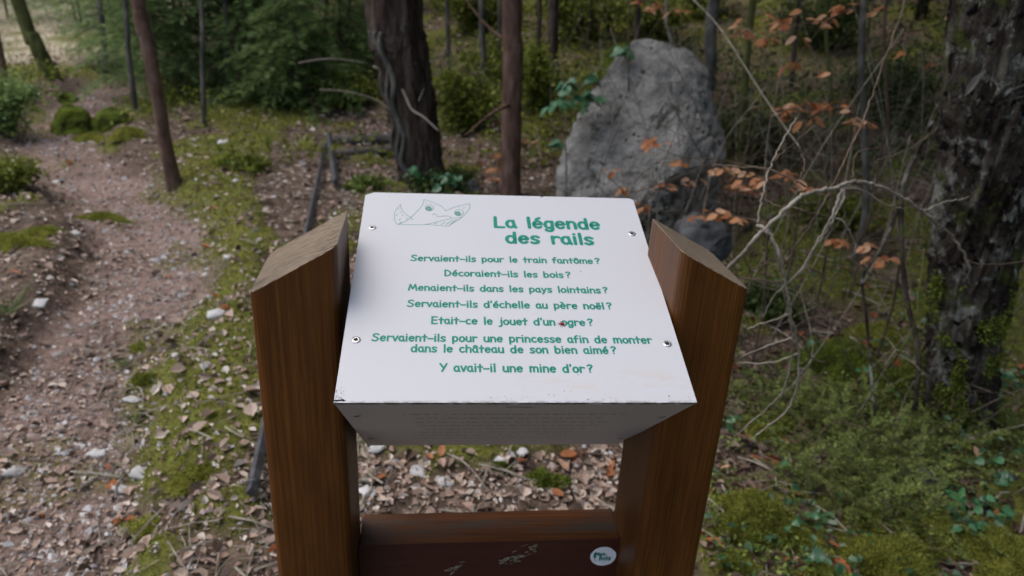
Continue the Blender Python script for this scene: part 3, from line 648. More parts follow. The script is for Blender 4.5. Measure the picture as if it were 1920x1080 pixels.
dr = unit(P[1] - P[0]); mb = MB(); tube(mb, [P[0] + dr * .03, P[0] + dr * .045], .019, 8); mb.build('collar', M['iron'], t)
bar_between('iron_rail', G(630, 357), G(617, 262) + np.array([0, 0, .0]), .034, .03, 'short dark iron bar meeting the far tip of the long one', 'rail', M['iron'], .05)
bar_between('log', G(628, 272), G(760, 268), .10, .07, 'upper of two weathered logs lying left of the large dark trunk', 'log', M['log'], .03, round_=True)
bar_between('log', G(632, 299), G(735, 292), .08, .05, 'lower thinner log left of the large dark trunk', 'log', M['log'], .02, round_=True)

# ------------------------------------------------------------------ rocks
def inflate(name, outline, depth, thick, mat, label, cat='rock', rough=.06, n=90, lay=26, seed=1, power=.55, lean=0, cuts=(), fine=0):
    O = np.array(outline, float); O = spline(np.vstack([O, O[:1]]), 8)[:-1]
    d = np.r_[0, np.cumsum(np.hypot(*np.diff(np.vstack([O, O[:1]]), axis=0).T))]; Oc = np.vstack([O, O[:1]])
    s = np.linspace(0, d[-1], n, endpoint=False); O = np.stack([np.interp(s, d, Oc[:, k]) for k in (0, 1)], 1)
    c = O.mean(0); hv = np.array([FX[0], FX[1], 0]); hv /= np.linalg.norm(hv)
    W_ = np.array([at(p[0], p[1], depth) for p in O]); cw = at(c[0], c[1], depth); V = []; scale = np.linalg.norm(W_ - cw, axis=1).mean()
    for j in range(lay + 1):
        t = math.cos(math.pi * j / lay); k = max(1 - t * t, 0) ** power
        P = cw + (W_ - cw) * k + hv * t * thick * -1
        P[:, :2] += hv[:2] * (P[:, 2:3] - cw[2]) * lean
        V.append(P)
    V = np.concatenate(V); L = unit(V - cw); f = 2.2 / scale
    for (a_, b_, c_, d_) in cuts:
        nn = RX * a_ + hv * b_ + np.array([0, 0, c_]); nn = nn / np.linalg.norm(nn); ex = (V - cw) @ nn - d_; V = V - nn * np.maximum(ex, 0)[:, None] * .92
    nz = (fbm(V[:, 0] * f + seed * 7 + V[:, 1] * 2.3 * f, V[:, 2] * f + V[:, 1] * f + seed, 5) - .47)
    rdg = np.abs(fbm(V[:, 0] * f * .8 + 3 - V[:, 1] * f, V[:, 2] * f * .7 + seed * 3, 3) - .45)
    V = V + L * (nz * rough * 4 - rdg * rough * 4)[:, None] * scale
    if fine:
        g1 = fbm(V[:, 0] * 14 + V[:, 1] * 9, V[:, 2] * 14 - V[:, 1] * 7, 4) - .47; g2 = np.abs(fbm(V[:, 0] * 6 - V[:, 1] * 5 + 9, V[:, 2] * 7 + V[:, 1] * 3, 4) - .46)
        V = V + L * (g1 * fine * 1.2 - np.maximum(.05 - g2, 0) * fine * 8)[:, None]
    i = (np.arange(lay) * n)[:, None]; j = np.arange(n)[None]; k = (j + 1) % n
    q = np.stack([i + j, i + n + j, i + n + k, i + k], -1).reshape(-1, 4)
    o = MB().add(V, q).build(name, mat, None); setorigin(o); return tag(o, label, cat)
inflate('boulder', [(1018, 470), (1020, 400), (1028, 340), (1045, 290), (1075, 235), (1112, 185), (1140, 140), (1165, 100), (1195, 82), (1235, 80), (1275, 90), (1312, 105), (1333, 130), (1340, 180), (1358, 235), (1362, 280), (1347, 320), (1352, 380), (1372, 450), (1330, 540), (1180, 580), (1060, 560)], 4.35, .42, M['rock'], 'large pointed grey limestone boulder standing behind the right half of the board', 'boulder', .035, 320, 130, 3, lean=.15, cuts=((-.55, -.72, .50, .18), (.42, -.86, -.42, .21)), fine=.06)
inflate('rock', [(1120, 190), (1128, 120), (1150, 85), (1190, 78), (1200, 120), (1180, 190)], 4.75, .16, M['mossrock'], 'small mossy rock standing at the boulder\'s upper left', 'rock', .10, 50, 16, 8)
inflate('rock', [(1262, 470), (1275, 420), (1310, 400), (1350, 412), (1372, 440), (1362, 475), (1320, 500), (1280, 500)], 2.9, .12, M['darkrock'], 'small blue grey rock just above the right post', 'rock', .12, 60, 20, 5)
def groundrock(name, px, py, w, h, mat, label, cat='rock', seed=1, dz=0, thick=None, rough=.09):
    g = G(px, py); d = (g - CAM).dot(FX); s = d / F; a = w / 2; b = h
    out = [(px - a, py + 4), (px - a * .95, py - b * .5), (px - a * .5, py - b * .95), (px, py - b), (px + a * .55, py - b * .85), (px + a * .97, py - b * .4), (px + a, py + 4), (px + a * .4, py + b * .3), (px - a * .4, py + b * .3)]
    return inflate(name, out, d + (thick or a * s) * .5, thick or a * s, mat, label, cat, rough, 70, 26, seed, fine=.16 * a * s, cuts=((.3, -.8, .5, .42 * b * s), (-.5, -.7, .4, .45 * b * s)))
groundrock('rock', 134, 252, 74, 56, M['mossrock'], 'moss covered rock at the left edge of the path, left of a pair', seed=2)
groundrock('rock', 206, 246, 78, 42, M['mossrock'], 'lower moss covered rock, right of the pair beside the path', seed=3)
groundrock('rock', 168, 250, 40, 30, M['mossrock'], 'small mossy stone wedged between the pair beside the path', seed=12)
groundrock('rock', 120, 195, 50, 22, M['mossrock'], 'dark rock behind the pair of mossy rocks by the path', seed=9)
groundrock('rock', 885, 360, 34, 22, M['darkrock'], 'small pale rock at the foot of the large dark trunk', seed=4)
groundrock('rock', 1725, 915, 80, 34, M['darkrock'], 'grey rock under the fine green shoots in front of the old trunk', seed=6, rough=.14)
groundrock('rock', 1885, 905, 50, 22, M['darkrock'], 'dark rock at the right edge among ivy', seed=7)
def pebble_mesh(seed, n=14, m=9):
    r = np.random.default_rng(seed); mb = MB(); V = []
    for j in range(m + 1):
        for i in range(n):
            a, b = math.pi * j / m, 6.2832 * i / n; V.append((math.sin(a) * math.cos(b), math.sin(a) * math.sin(b), math.cos(a) * .35))
    V = np.array(V); ang = np.arctan2(V[:, 1], V[:, 0]); w = sum(r.normal() * .10 * np.cos(k * ang + r.random() * 6) for k in (2, 3, 4, 5)); V[:, :2] *= (1 + w)[:, None]
    V[:, 2] += .06 * np.sin(V[:, 0] * 5 + seed)
    mb.add(V, [(j * n + i, (j + 1) * n + i, (j + 1) * n + (i + 1) % n, j * n + (i + 1) % n) for j in range(m) for i in range(n)]); return mb.mesh('pebble', M['whitestone'])
PM = [pebble_mesh(k) for k in range(5)]
for i, (px, py, wpx, asp, rot, lab) in enumerate([
    (266, 887, 42, .62, 1.0, 'flat white stone below the grass tuft on the path edge'), (405, 590, 36, .55, 0, 'flat white stone on the bank left of the left post'),
    (73, 571, 32, .7, .3, 'white stone at the far left of the path'), (228, 918, 32, .6, .3, 'cream stone just left below the large flat white one'),
    (140, 438, 18, .8, 0, 'small pale stone on the leaves left of the path'), (430, 483, 22, .5, .2, 'small whitish stone on the moss above the left post'),
    (386, 686, 22, .7, .4, 'small round pale stone on the moss band'), (250, 750, 24, 1., 1.5, 'grey white stone on the mossy edge of the path'),
    (182, 852, 34, .6, .3, 'grey blue stone lying in the path'), (418, 268, 20, .7, .5, 'tiny white stone on the bank behind the leaning trunk'),
    (442, 340, 14, .8, .2, 'tiny pale stone right of the leaning trunk base'), (785, 885, 34, .75, 1.0, 'pale stone seen through the gap under the board, left'),
    (832, 905, 36, .7, .5, 'whitish stone in the middle left of the gap under the board'), (690, 925, 34, .8, 0, 'pale square stone beside the left post in the gap'),
    (705, 842, 30, .6, .2, 'white stone at the top left corner of the gap'), (978, 848, 24, .8, .4, 'small white stone at the top centre of the gap'),
    (938, 862, 24, .8, .9, 'cream stone right of centre in the gap'), (30, 888, 44, .35, .3, 'long ochre wood chip at the left edge of the path'), (108, 343, 18, .7, .2, 'pale stone far up the path')]):
    g = G(px, py); d = (g - CAM).dot(FX); r = wpx / 2 * d / F
    o = link('stone', PM[i % 5], None, (g[0], g[1], g[2] + r * .12)); o.scale = (r, r * asp * 1.5, r); o.rotation_euler = (rnd.uniform(-.15, .15), rnd.uniform(-.15, .15), rot); tag(o, lab, 'stone', 'pale stones on the forest floor')

# ------------------------------------------------------------------ trees
def bark_ridge(k, amp, seed):
    def f(th, i): return 1 + amp * (np.abs(fbm(th * k + np.sin(i * .31 + seed) * .5 + 40, i * .22 + seed, 4) - .47) * 5 - .45)
    return f
def wrapped(k, amp, seed, zs=.25):
    def f(th, i):
        th = th + .25 * np.sin(i * .05 + seed)
        a = fbm(np.cos(th) * k + 50 + i * .0, np.sin(th) * k + 60 + i * zs + seed, 4); return 1 + amp * (np.abs(a - .47) * 6 - .5)
    return f
CROWN = MB()
def tree(name, pxs, depth, mat, label, cat='tree', group=None, top=None, crown=None, sides=14, amp=.08, snags=0, knots=3.0, fine=10, crown_mat='canopy', base=True):
    """pxs: (px, py, width px) from the base up; depth: view depth of the base or None for on the ground"""
    g = G(pxs[0][0], pxs[0][1]) if depth is None else at(pxs[0][0], pxs[0][1], depth)
    if depth is not None and base: g[2] = min(g[2], gz(g[0], g[1]) + .0)
    d = (g - CAM).dot(FX) if depth is None else depth
    hv = np.array([FX[0], FX[1], 0]); hv /= np.linalg.norm(hv); P = []; Rr = []
    o0 = np.array([g[0], g[1]])
    for px, py, w in pxs:                      # keep the stem in a vertical plane facing the viewer through its foot
        r = ray(px, py); t = (np.array([g[0], g[1], 0]) - CAM).dot(hv) / r.dot(hv); p = CAM + r * t; P.append(p); Rr.append(w / 2 * (p - CAM).dot(FX) / F)
    P = np.array(P); Rr = np.array(Rr)
    z0 = gz(P[0][0], P[0][1]) - .08
    if P[0][2] > z0: P = np.vstack([[P[0][0], P[0][1], z0], P]); Rr = np.r_[Rr[0] * 1.15, Rr]
    up = P[-1] - P[-2]; up = up / np.linalg.norm(up); up = unit(up * .55 + np.array([0, 0, .6]))
    hgt = top if top else 5.
    ext = max(hgt - P[-1][2], .6)
    P = np.vstack([P, P[-1] + up * ext * .5, P[-1] + up * ext * .5 + np.array([0, 0, ext * .6])]); Rr = np.r_[Rr, Rr[-1] * .8, Rr[-1] * .35]
    k = fine; Ps = spline(P, k); rs = np.interp(np.linspace(0, len(P) - 1, len(Ps)), np.arange(len(P)), Rr)
    rs[:4] *= [1.75, 1.42, 1.2, 1.07]
    root = thing(name, P[0], label, cat, group); mb = MB(); Q = Ps - P[0]
    tube(mb, Q, rs, sides, ridge=wrapped(knots, amp, rnd.random() * 50, .25 if sides < 40 else .075)); 
    for s in range(snags):
        i = rnd.randrange(len(Q) // 5, len(Q) - 4); a = rnd.uniform(0, 6.28); dv = np.array([math.cos(a), math.sin(a), rnd.uniform(-.1, .4)])
        l = rnd.uniform(.2, .8); pts = [Q[i], Q[i] + dv * l * .5 + np.array([0, 0, -.03]), Q[i] + dv * l + np.array([0, 0, rnd.uniform(-.15, .1)])]
        tube(mb, spline(pts, 4), np.linspace(rs[i] * .22, .003, 9), 6)
    tr = mb.build('trunk', mat, root)
    if crown:
        n, rad, zlo, zhi = crown; mb = MB(); c = Q[-1].copy()
        nb = 9
        for b in range(nb):                       # limbs carrying clumps
            z = zlo + (zhi - zlo) * (b + .5) / nb; a = b * 2.4 + rnd.random(); rr = rad * rnd.uniform(.6, 1) * (1 - .45 * (b / nb))
            ax = np.interp(z, Ps[:, 2], Ps[:, 0]) - P[0][0]; ay = np.interp(z, Ps[:, 2], Ps[:, 1]) - P[0][1]; zz = z - P[0][2]
            st = np.array([ax, ay, zz]); en = st + np.array([math.cos(a) * rr, math.sin(a) * rr, rnd.uniform(-.3, .5)])
            limb = MB(); tube(limb, spline([st, (st + en) / 2 + np.array([0, 0, .12]), en], 4), np.linspace(.03, .006, 9), 5); limb.build('limb', mat, root)
            m_ = n // nb; t = NR.random(m_) ** .6; C = st + (en - st) * t[:, None] + NR.normal(size=(m_, 3)) * np.array([.32, .32, .16]) * (.4 + .6 * rad / 1.5)
            blades(mb, C, NR.normal(size=(m_, 3)) * [1, 1, .5], NR.normal(size=(m_, 3)) + [0, 0, 1.2], NR.uniform(.06, .14, m_), NR.uniform(.03, .06, m_))
        mb.build('crown', M[crown_mat], root)
    return root, Q, rs, P[0]
big, Qb, rb, Pb = tree('pine_tree', [(793, 340, 84), (785, 290, 86), (775, 220, 88), (760, 140, 92), (745, 60, 96), (738, 0, 98)], None, M['bark'], 'thick dark trunked pine standing behind the top left of the board', 'tree', crown=(2600, 1.7, 4.2, 7.5), top=7.5, sides=90, amp=.10, knots=9, fine=22)
tree('pine_tree', [(957, 372, 38), (958, 280, 37), (960, 180, 37), (962, 90, 37), (960, 0, 38)], None, M['barkred'], 'slim straight reddish brown trunk behind the middle of the board', 'tree', crown=(1300, 1.1, 3.8, 6), top=6, sides=24, amp=.05, snags=3, knots=4, fine=14)
tree('pine_tree', [(327, 347, 29), (312, 280, 25), (300, 210, 24), (282, 110, 24), (262, 20, 25), (258, 0, 25)], None, M['barkred'], 'slim brown trunk leaning left beside the path', 'tree', crown=(900, .9, 4, 6), top=6, sides=22, amp=.05, knots=4, fine=14)
tree('broadleaf_tree', [(100, 150, 30), (78, 105, 27), (60, 65, 25), (40, 20, 24)], None, M['barkgreen'], 'mossy trunk leaning left on the bright slope at the top left', 'tree', crown=(900, 1.2, 4, 7), top=7, amp=.08, sides=18)
tree('young_tree', [(12, 162, 14), (5, 120, 13), (-8, 60, 12)], None, M['barkred'], 'orange brown thin trunk at the far left edge', 'tree', top=4, crown=(400, .8, 3, 4))
tree('young_tree', [(199, 157, 11), (196, 100, 10), (190, 30, 10)], None, M['barkgrey'], 'thin trunk within the pale fir saplings, left of the leaning trunk', 'tree', top=4, crown=(400, .8, 3, 4))
tree('young_tree', [(255, 208, 11), (247, 150, 10), (240, 90, 9), (236, 20, 9)], None, M['barkgrey'], 'thin dark trunk just left of the leaning brown trunk', 'tree', top=4, crown=(400, .8, 3, 4))
tree('young_tree', [(505, 85, 34), (480, 40, 34), (462, 0, 34)], 8.5, M['barkgreen'], 'dark leaning trunk at the top among the firs', 'tree', top=6, crown=(1200, 1.2, 3.5, 6))
tree('young_tree', [(383, 240, 9), (380, 120, 9), (378, 10, 8)], None, M['barkgrey'], 'very thin stem between two fir saplings', 'tree', top=3.6)
for px, by, w, tx, m_, lab, dep in [(1034, 260, 22, 1038, 'bark', 'dark trunk directly right of the slim reddish trunk', 7.2), (1014, 250, 10, 1012, 'bark', 'thin dark stem beside the darker trunk, right of the reddish one', 7.6),
        (912, 200, 13, 903, 'barkgrey', 'thin grey stem left of the slim reddish trunk', 7.4), (930, 240, 8, 938, 'barkgrey', 'very thin stem close behind the slim reddish trunk', 7.9), (1196, 90, 12, 1198, 'bark', 'thin dark trunk rising behind the boulder top', 6.4), (1259, 95, 7, 1250, 'twig', 'thin pale stem rising behind the boulder top', 6.2),
        (1330, 140, 24, 1338, 'barkgrey', 'dark grey trunk behind the boulder\'s right shoulder', 5.6), (1392, 290, 15, 1412, 'barkgreen', 'thin greenish stem right of the boulder', 5.2), (1622, 400, 13, 1620, 'barkgrey', 'thin grey stem in front of the dark slope, left of the old trunk', 4.0),
        (1664, 260, 7, 1662, 'twigdark', 'faint thin stem between the grey stem and the old trunk', 4.6), (1095, 190, 7, 1110, 'bark', 'faint stem left of the boulder top', 8.2), (1480, 200, 9, 1500, 'bark', 'dark stem behind the upper russet leaves', 6.6), (560, 160, 10, 548, 'bark', 'thin dark stem left of the thick pine', 9.0), (430, 225, 11, 422, 'barkgrey', 'thin grey stem rising through the middle of the fir group', 7.6), (600, 190, 9, 612, 'barkred', 'thin reddish stem at the right of the fir group', 8.0), (845, 215, 9, 838, 'barkgrey', 'thin grey stem just right of the thick pine', 7.9),
        (1140, 120, 9, 1146, 'barkgrey', 'thin grey stem above the ivy on the boulder', 8.4), (330, 175, 8, 338, 'bark', 'thin dark stem behind the pale firs, right of the leaning trunk', 9.6), (1560, 260, 8, 1552, 'barkgreen', 'thin greenish stem behind the middle russet leaves', 5.0), (640, 130, 9, 655, 'barkgrey', 'thin grey stem close left of the thick pine', 8.6)]:
    tree('young_tree', [(px, by, w), ((px * 2 + tx) / 3 + rnd.uniform(-3, 3), by * .6, w * .95), (tx, 0, w * .9)], dep, M[m_], lab, 'tree', top=rnd.uniform(3.6, 5), crown=(700 if px < 1250 else 4200, .9 if px < 1250 else 1.7, 3.0, 5.0) if w > 9 else None, snags=2, amp=.06)
# ivy stems and a pale dead branch on the thick pine
mb = MB()
for k, off in enumerate((-.9, -.7, -.55)):
    pts = [Qb[i] + np.array([rb[i] * off * 1.02, -rb[i] * math.sqrt(max(1 - off * off, 0)) * 1.08, 0]) + np.array([math.sin(i * .21 + k) * .02, 0, 0]) for i in range(0, len(Qb) // 2 + 26, 4)]
    tube(mb, spline(pts, 3), .011 + .004 * k, 6, wob=.05)
mb.build('climbing_stem', M['barkgrey'], big)
dp = 4.9; mb = MB()
for pl, r in (([(700, 125), (738, 140), (760, 180), (772, 205), (795, 220), (822, 245)], .009), ([(750, 152), (770, 128), (780, 117)], .006), ([(600, 168), (650, 172), (700, 185), (732, 205)], .006), ([(560, 118), (620, 110), (690, 118)], .005), ([(785, 190), (795, 165)], .004)):
    tube(mb, spline([at(x, y, dp + .1 * math.sin(x * .02)) for x, y in pl], 5), np.linspace(r, r * .5, len(spline(pl, 5))), 6)
mb.build('dead_branch', M['twig'], big).matrix_parent_inverse = Matrix.Translation(-Vector(Pb))
# old lichened trunk at the right
old, Qo, ro, Po = tree('old_tree', [(1792, 790, 104), (1798, 700, 110), (1810, 600, 120), (1826, 480, 134), (1846, 340, 150), (1868, 180, 162), (1890, 0, 172)], None, M['barkold'], 'thick old trunk with flaking lichened bark at the right edge', 'tree', crown=(9000, 2.6, 3.0, 7), top=7, sides=120, amp=.17, knots=8, fine=24)
mb = MB(); n = 60; i = NR.integers(4, len(Qo) - 30, n); a = NR.uniform(0, 6.28, n); Rn = np.stack([np.cos(a), np.sin(a), np.zeros(n)], 1)
C = Qo[i] + Rn * ro[i][:, None] * NR.uniform(.98, 1.10, n)[:, None]; leaves(mb, C, np.stack([NR.normal(0, .3, n), NR.normal(0, .3, n), np.ones(n)], 1), Rn + NR.normal(0, .3, (n, 3)), NR.uniform(.03, .09, n), NR.uniform(.02, .05, n), .1, .1)
tag(mb.build('loose_bark', M['barkplate'], old, False), kind='stuff')
mb = MB(); n = 26000; i = NR.integers(2, 90, n); a = NR.uniform(2.6, 6.0, n); mk = fbm(a * 2.2, i * .12, 3) > .52; i, a = i[mk], a[mk]; n = len(i)
Rn = np.stack([np.cos(a), np.sin(a), np.zeros(n)], 1); C = Qo[i] + Rn * ro[i][:, None] * NR.uniform(.95, 1.12, n)[:, None] + np.stack([0 * a, 0 * a, NR.uniform(-.02, .02, n)], 1)
blades(mb, C, Rn + NR.normal(0, .6, (n, 3)), rand_dirs(n), NR.uniform(.008, .02, n), .006); tag(mb.build('trunk_moss', M['mossdark'], old, False), kind='stuff')
mb = MB(); dO = (Po - CAM).dot(FX)
for pl, r in (([(1816, -20), (1815, 60), (1808, 120), (1782, 180), (1752, 222), (1712, 300), (1692, 360), (1690, 450), (1700, 560), (1722, 660), (1715, 770)], .009), ([(1935, 120), (1915, 330), (1880, 440), (1850, 560), (1825, 760)], .013), ([(1790, 120), (1745, 230), (1728, 300)], .007), ([(1920, 10), (1860, 80), (1800, 130)], .006), ([(1640, 780), (1625, 600), (1618, 520), (1650, 470), (1690, 380)], .006)):
    Q = spline([at(x, y, dO - .18 - .02 * math.sin(y * .01)) for x, y in pl], 6); tube(mb, Q, np.linspace(r * .8, r, len(Q)), 7, wob=.06)
mb.build('climbing_stem', M['barkold'], old).matrix_parent_inverse = Matrix.Translation(-Vector(Po))

# ------------------------------------------------------------------ conifer saplings and shrubs
def sapling(px, py, h, mat, label, depth=None, n=15, dens=34, rad=.55, name='fir_sapling', seedr=0):
    g = G(px, py) if depth is None else at(px, py, depth); g[2] = gz(g[0], g[1]); root = thing(name, g, label, 'tree' if h > 1 else 'shrub')
    mb = MB(); tube(mb, [(0, 0, -.05), (.02, 0, h * .5), (0, .02, h)], [.022, .014, .004], 7); mb.build('trunk', M['barkgrey'], root)
    mb = MB(); tw = MB()
    for b in range(n * 4):
        z = h * (.08 + .9 * (b / (n * 4))); a = b * 2.39 + rnd.random(); L = rad * h / 2 * (1.15 - z / h) ** .8 * rnd.uniform(.65, 1.2) + .08
        d0 = np.array([math.cos(a), math.sin(a), 0]); st = np.array([0, 0, z]); t = np.linspace(0, 1, 7)
        Q = st + d0 * (L * t)[:, None] + np.array([0, 0, 1.]) * (L * (.25 * t - .5 * t * t))[:, None]
        tube(tw, Q, np.linspace(.006, .002, 7), 4)
        m_ = dens; u = NR.random(m_); C = st + d0 * (L * u)[:, None] + np.array([0, 0, 1.]) * (L * (.25 * u - .5 * u * u))[:, None]
        side = np.array([-d0[1], d0[0], 0]) * NR.choice([-1, 1], m_)[:, None]
        D = d0 * .7 + side * 1. + np.stack([0 * u, 0 * u, NR.normal(-.1, .2, m_)], 1)
        s2 = NR.random(m_) * .35 * L * (1.1 - u); C = C + unit(D) * s2[:, None]
        blades(mb, C, D + NR.normal(0, .18, (m_, 3)), NR.normal(0, .35, (m_, 3)) + [0, 0, 1], NR.uniform(.05, .11, m_), NR.uniform(.008, .015, m_))
    tw.build('branches', M['twigdark'], root); mb.build('foliage', M[mat], root); return root
for px, py, h, mt, lab, dp_, n, rad in [
    (232, 190, 1.9, 'firlight', 'pale green fir sapling left of the leaning brown trunk', 9.5, 14, .7), (165, 120, 2.2, 'firlight', 'pale fir sapling near the bright slope', 12, 12, .6),
    (350, 235, 2.0, 'fir', 'bushy fir sapling directly right of the leaning brown trunk', 8.3, 16, .8), (430, 250, 1.9, 'fir', 'fir sapling in the middle of the left group', 8.0, 16, .85),
    (300, 120, 2.6, 'firlight', 'taller fir sapling behind the leaning trunk', 11.5, 12, .7), (520, 200, 1.5, 'fir', 'dark low fir right of the sapling group', 8.2, 16, .95),
    (590, 150, 2.3, 'fir', 'dark fir left of the thick pine', 9.6, 15, .9), (400, 120, 2.8, 'fir', 'tall fir at the back of the left group', 11, 14, .8), (20, 60, 2.6, 'firlight', 'pale sapling crown at the top left corner', 13, 12, .8),
    (90, 30, 2.4, 'firlight', 'pale sapling right of the top left corner', 16, 12, .9), (480, 110, 2.6, 'firlight', 'pale fir behind the dark low fir', 12.5, 12, .8), (640, 90, 2.6, 'fir', 'fir touching the thick pine on its left', 10.8, 14, .8),
    (270, 215, 1.5, 'firlight', 'low pale fir right behind the leaning brown trunk', 9.0, 12, .9), (345, 60, 3.0, 'firlight', 'tall pale fir far behind the leaning trunk', 14, 12, .8), (560, 60, 3.0, 'firlight', 'tall pale fir far behind the left group', 14, 12, .8),
    (450, 50, 3.0, 'firlight', 'tallest pale fir in the background of the left group', 15.5, 12, .8), (870, 60, 2.6, 'firlight', 'pale fir between the thick pine and the reddish trunk, far back', 13, 12, .8), (1000, 60, 2.6, 'fir', 'fir right of the reddish trunk, far back', 12, 12, .8), (1120, 40, 2.6, 'firlight', 'pale fir far behind the ivy on the boulder', 12.5, 12, .8),
    (310, 245, 1.3, 'firlight', 'low pale fir directly right of the leaning trunk foot', 7.6, 12, 1.), (560, 235, 1.1, 'firlight', 'low wide pale fir above the two iron bars', 7.4, 12, 1.2), (460, 225, 1.3, 'firlight', 'low pale fir in front of the dark low fir', 7.8, 12, 1.1), (150, 90, 2.4, 'firlight', 'pale fir between the mossy leaning trunk and the leaning brown trunk', 13, 12, .8), (640, 190, 1.6, 'firlight', 'pale fir close left of the thick pine', 8.2, 12, 1.)]:
    sapling(px, py, h, mt, lab, dp_, n, 210, rad)
def shrub(px, py, rpx, hpx, mat, label, depth=None, n=1800, lf=(.018, .034), name='shrub', stems=9, cat='shrub', yscale=1.):
    g = G(px, py) if depth is None else at(px, py, depth); g[2] = gz(g[0], g[1]); d = (g - CAM).dot(FX); r = rpx * d / F; h = hpx * d / F
    root = thing(name, g, label, cat); stems = 20 if d > 3 else stems; tw = MB(); mb = MB(); per = int(n * (1.8 if d > 3 else 1)) // stems
    for s in range(stems):
        a = rnd.uniform(0, 6.28); q = rnd.uniform(.2, 1.35); tip = np.array([math.cos(a) * r * q, math.sin(a) * r * q * yscale, h * rnd.uniform(.55, 1) * (1.05 - .35 * q)])
        Q = spline([(0, 0, -.02), tip * .5 + np.array([0, 0, h * .12]), tip], 5); tube(tw, Q, np.linspace(.006, .0015, len(Q)) * (1 if d > 3 else .35), 5)
        t = NR.random(per) ** .7; C = np.stack([np.interp(t * (len(Q) - 1), np.arange(len(Q)), Q[:, k]) for k in range(3)], 1) + NR.normal(size=(per, 3)) * np.array([r * .13, r * .13, h * .07]) * (1.3 + np.sin(np.arange(per) * .7)[:, None])
        C[:, 2] = np.maximum(C[:, 2], .01); C += rnd.gauss(0, .01)
        lq = 1 + max(d - 3, 0) * .22
        blades(mb, C, NR.normal(size=(per, 3)), NR.normal(size=(per, 3)) + [0, 0, .8], lq * NR.uniform(*lf, per), lq * NR.uniform(lf[0] * .45, lf[1] * .55, per))
    tw.build('stems', M['twigdark'], root); mb.build('foliage', M[mat], root); return root
for a in [(860, 300, 60, 120, 'box', 'yellow green shrub between the thick pine and the reddish trunk', 6.6, 2600), (1000, 290, 40, 110, 'box', 'yellow green shrub right of the reddish trunk', 6.9, 2000), (890, 170, 70, 110, 'box', 'upper yellow green shrub beyond the two trunks', 9.5, 2600),
          (1080, 150, 70, 130, 'box', 'yellow green shrub left of the boulder top', 8.5, 3000), (1210, 60, 80, 110, 'box', 'yellow green shrub behind the boulder top', 8.0, 2600), (1310, 60, 60, 110, 'box', 'olive shrub right behind the boulder top', 8.6, 2200),
          (660, 250, 50, 70, 'box', 'low yellow green shrub left of the thick pine', 7.5, 2200), (690, 170, 60, 100, 'darkfol', 'dark shrub left behind the thick pine', 9.0, 2600), (1420, 300, 70, 90, 'darkfol', 'dark low shrub right of the boulder', 5.4, 2600),
          (1540, 130, 90, 120, 'darkfol', 'dark shrub behind the upper russet leaves', 7.4, 2600), (1690, 150, 90, 130, 'darkfol', 'dark shrub left of the old trunk', 5.6, 2600), (1570, 330, 80, 60, 'box', 'small mossy green shrub behind the pale tangle', 4.4, 2000),
          (20, 330, 60, 120, 'firlight', 'soft green shrub at the left edge beside the path', 6.0, 2600), (15, 420, 50, 60, 'box', 'low mossy shrub at the left edge', 4.6, 1800), (850, 120, 110, 110, 'box', 'wide yellow green shrub far behind the reddish trunk, left', 11.0, 2000), (1060, 90, 110, 120, 'box', 'wide yellow green shrub far behind the reddish trunk, right', 11.0, 2000), (950, 230, 90, 80, 'box', 'low yellow green shrub behind the reddish trunk foot', 7.8, 1300), (760, 60, 100, 100, 'box', 'yellow green shrub high behind the thick pine', 12.5, 1700), (1150, 250, 70, 70, 'box', 'low yellow green shrub at the boulder\'s left foot', 6.2, 2200), (470, 330, 40, 30, 'box', 'small green tuft on the bank', 5.2, 900), (840, 350, 60, 40, 'darkfol', 'dark ivy clump at the foot of the thick pine', 5.2, 2000),
          (1450, 450, 60, 40, 'darkfol', 'dark green clump below the boulder', 3.4, 1800), (690, 345, 30, 25, 'heath', 'small grey green plant above the board corner', 5.0, 800), (560, 240, 50, 45, 'darkfol', 'dark low bush behind the bank', 7.4, 1500)]:
    shrub(*a)
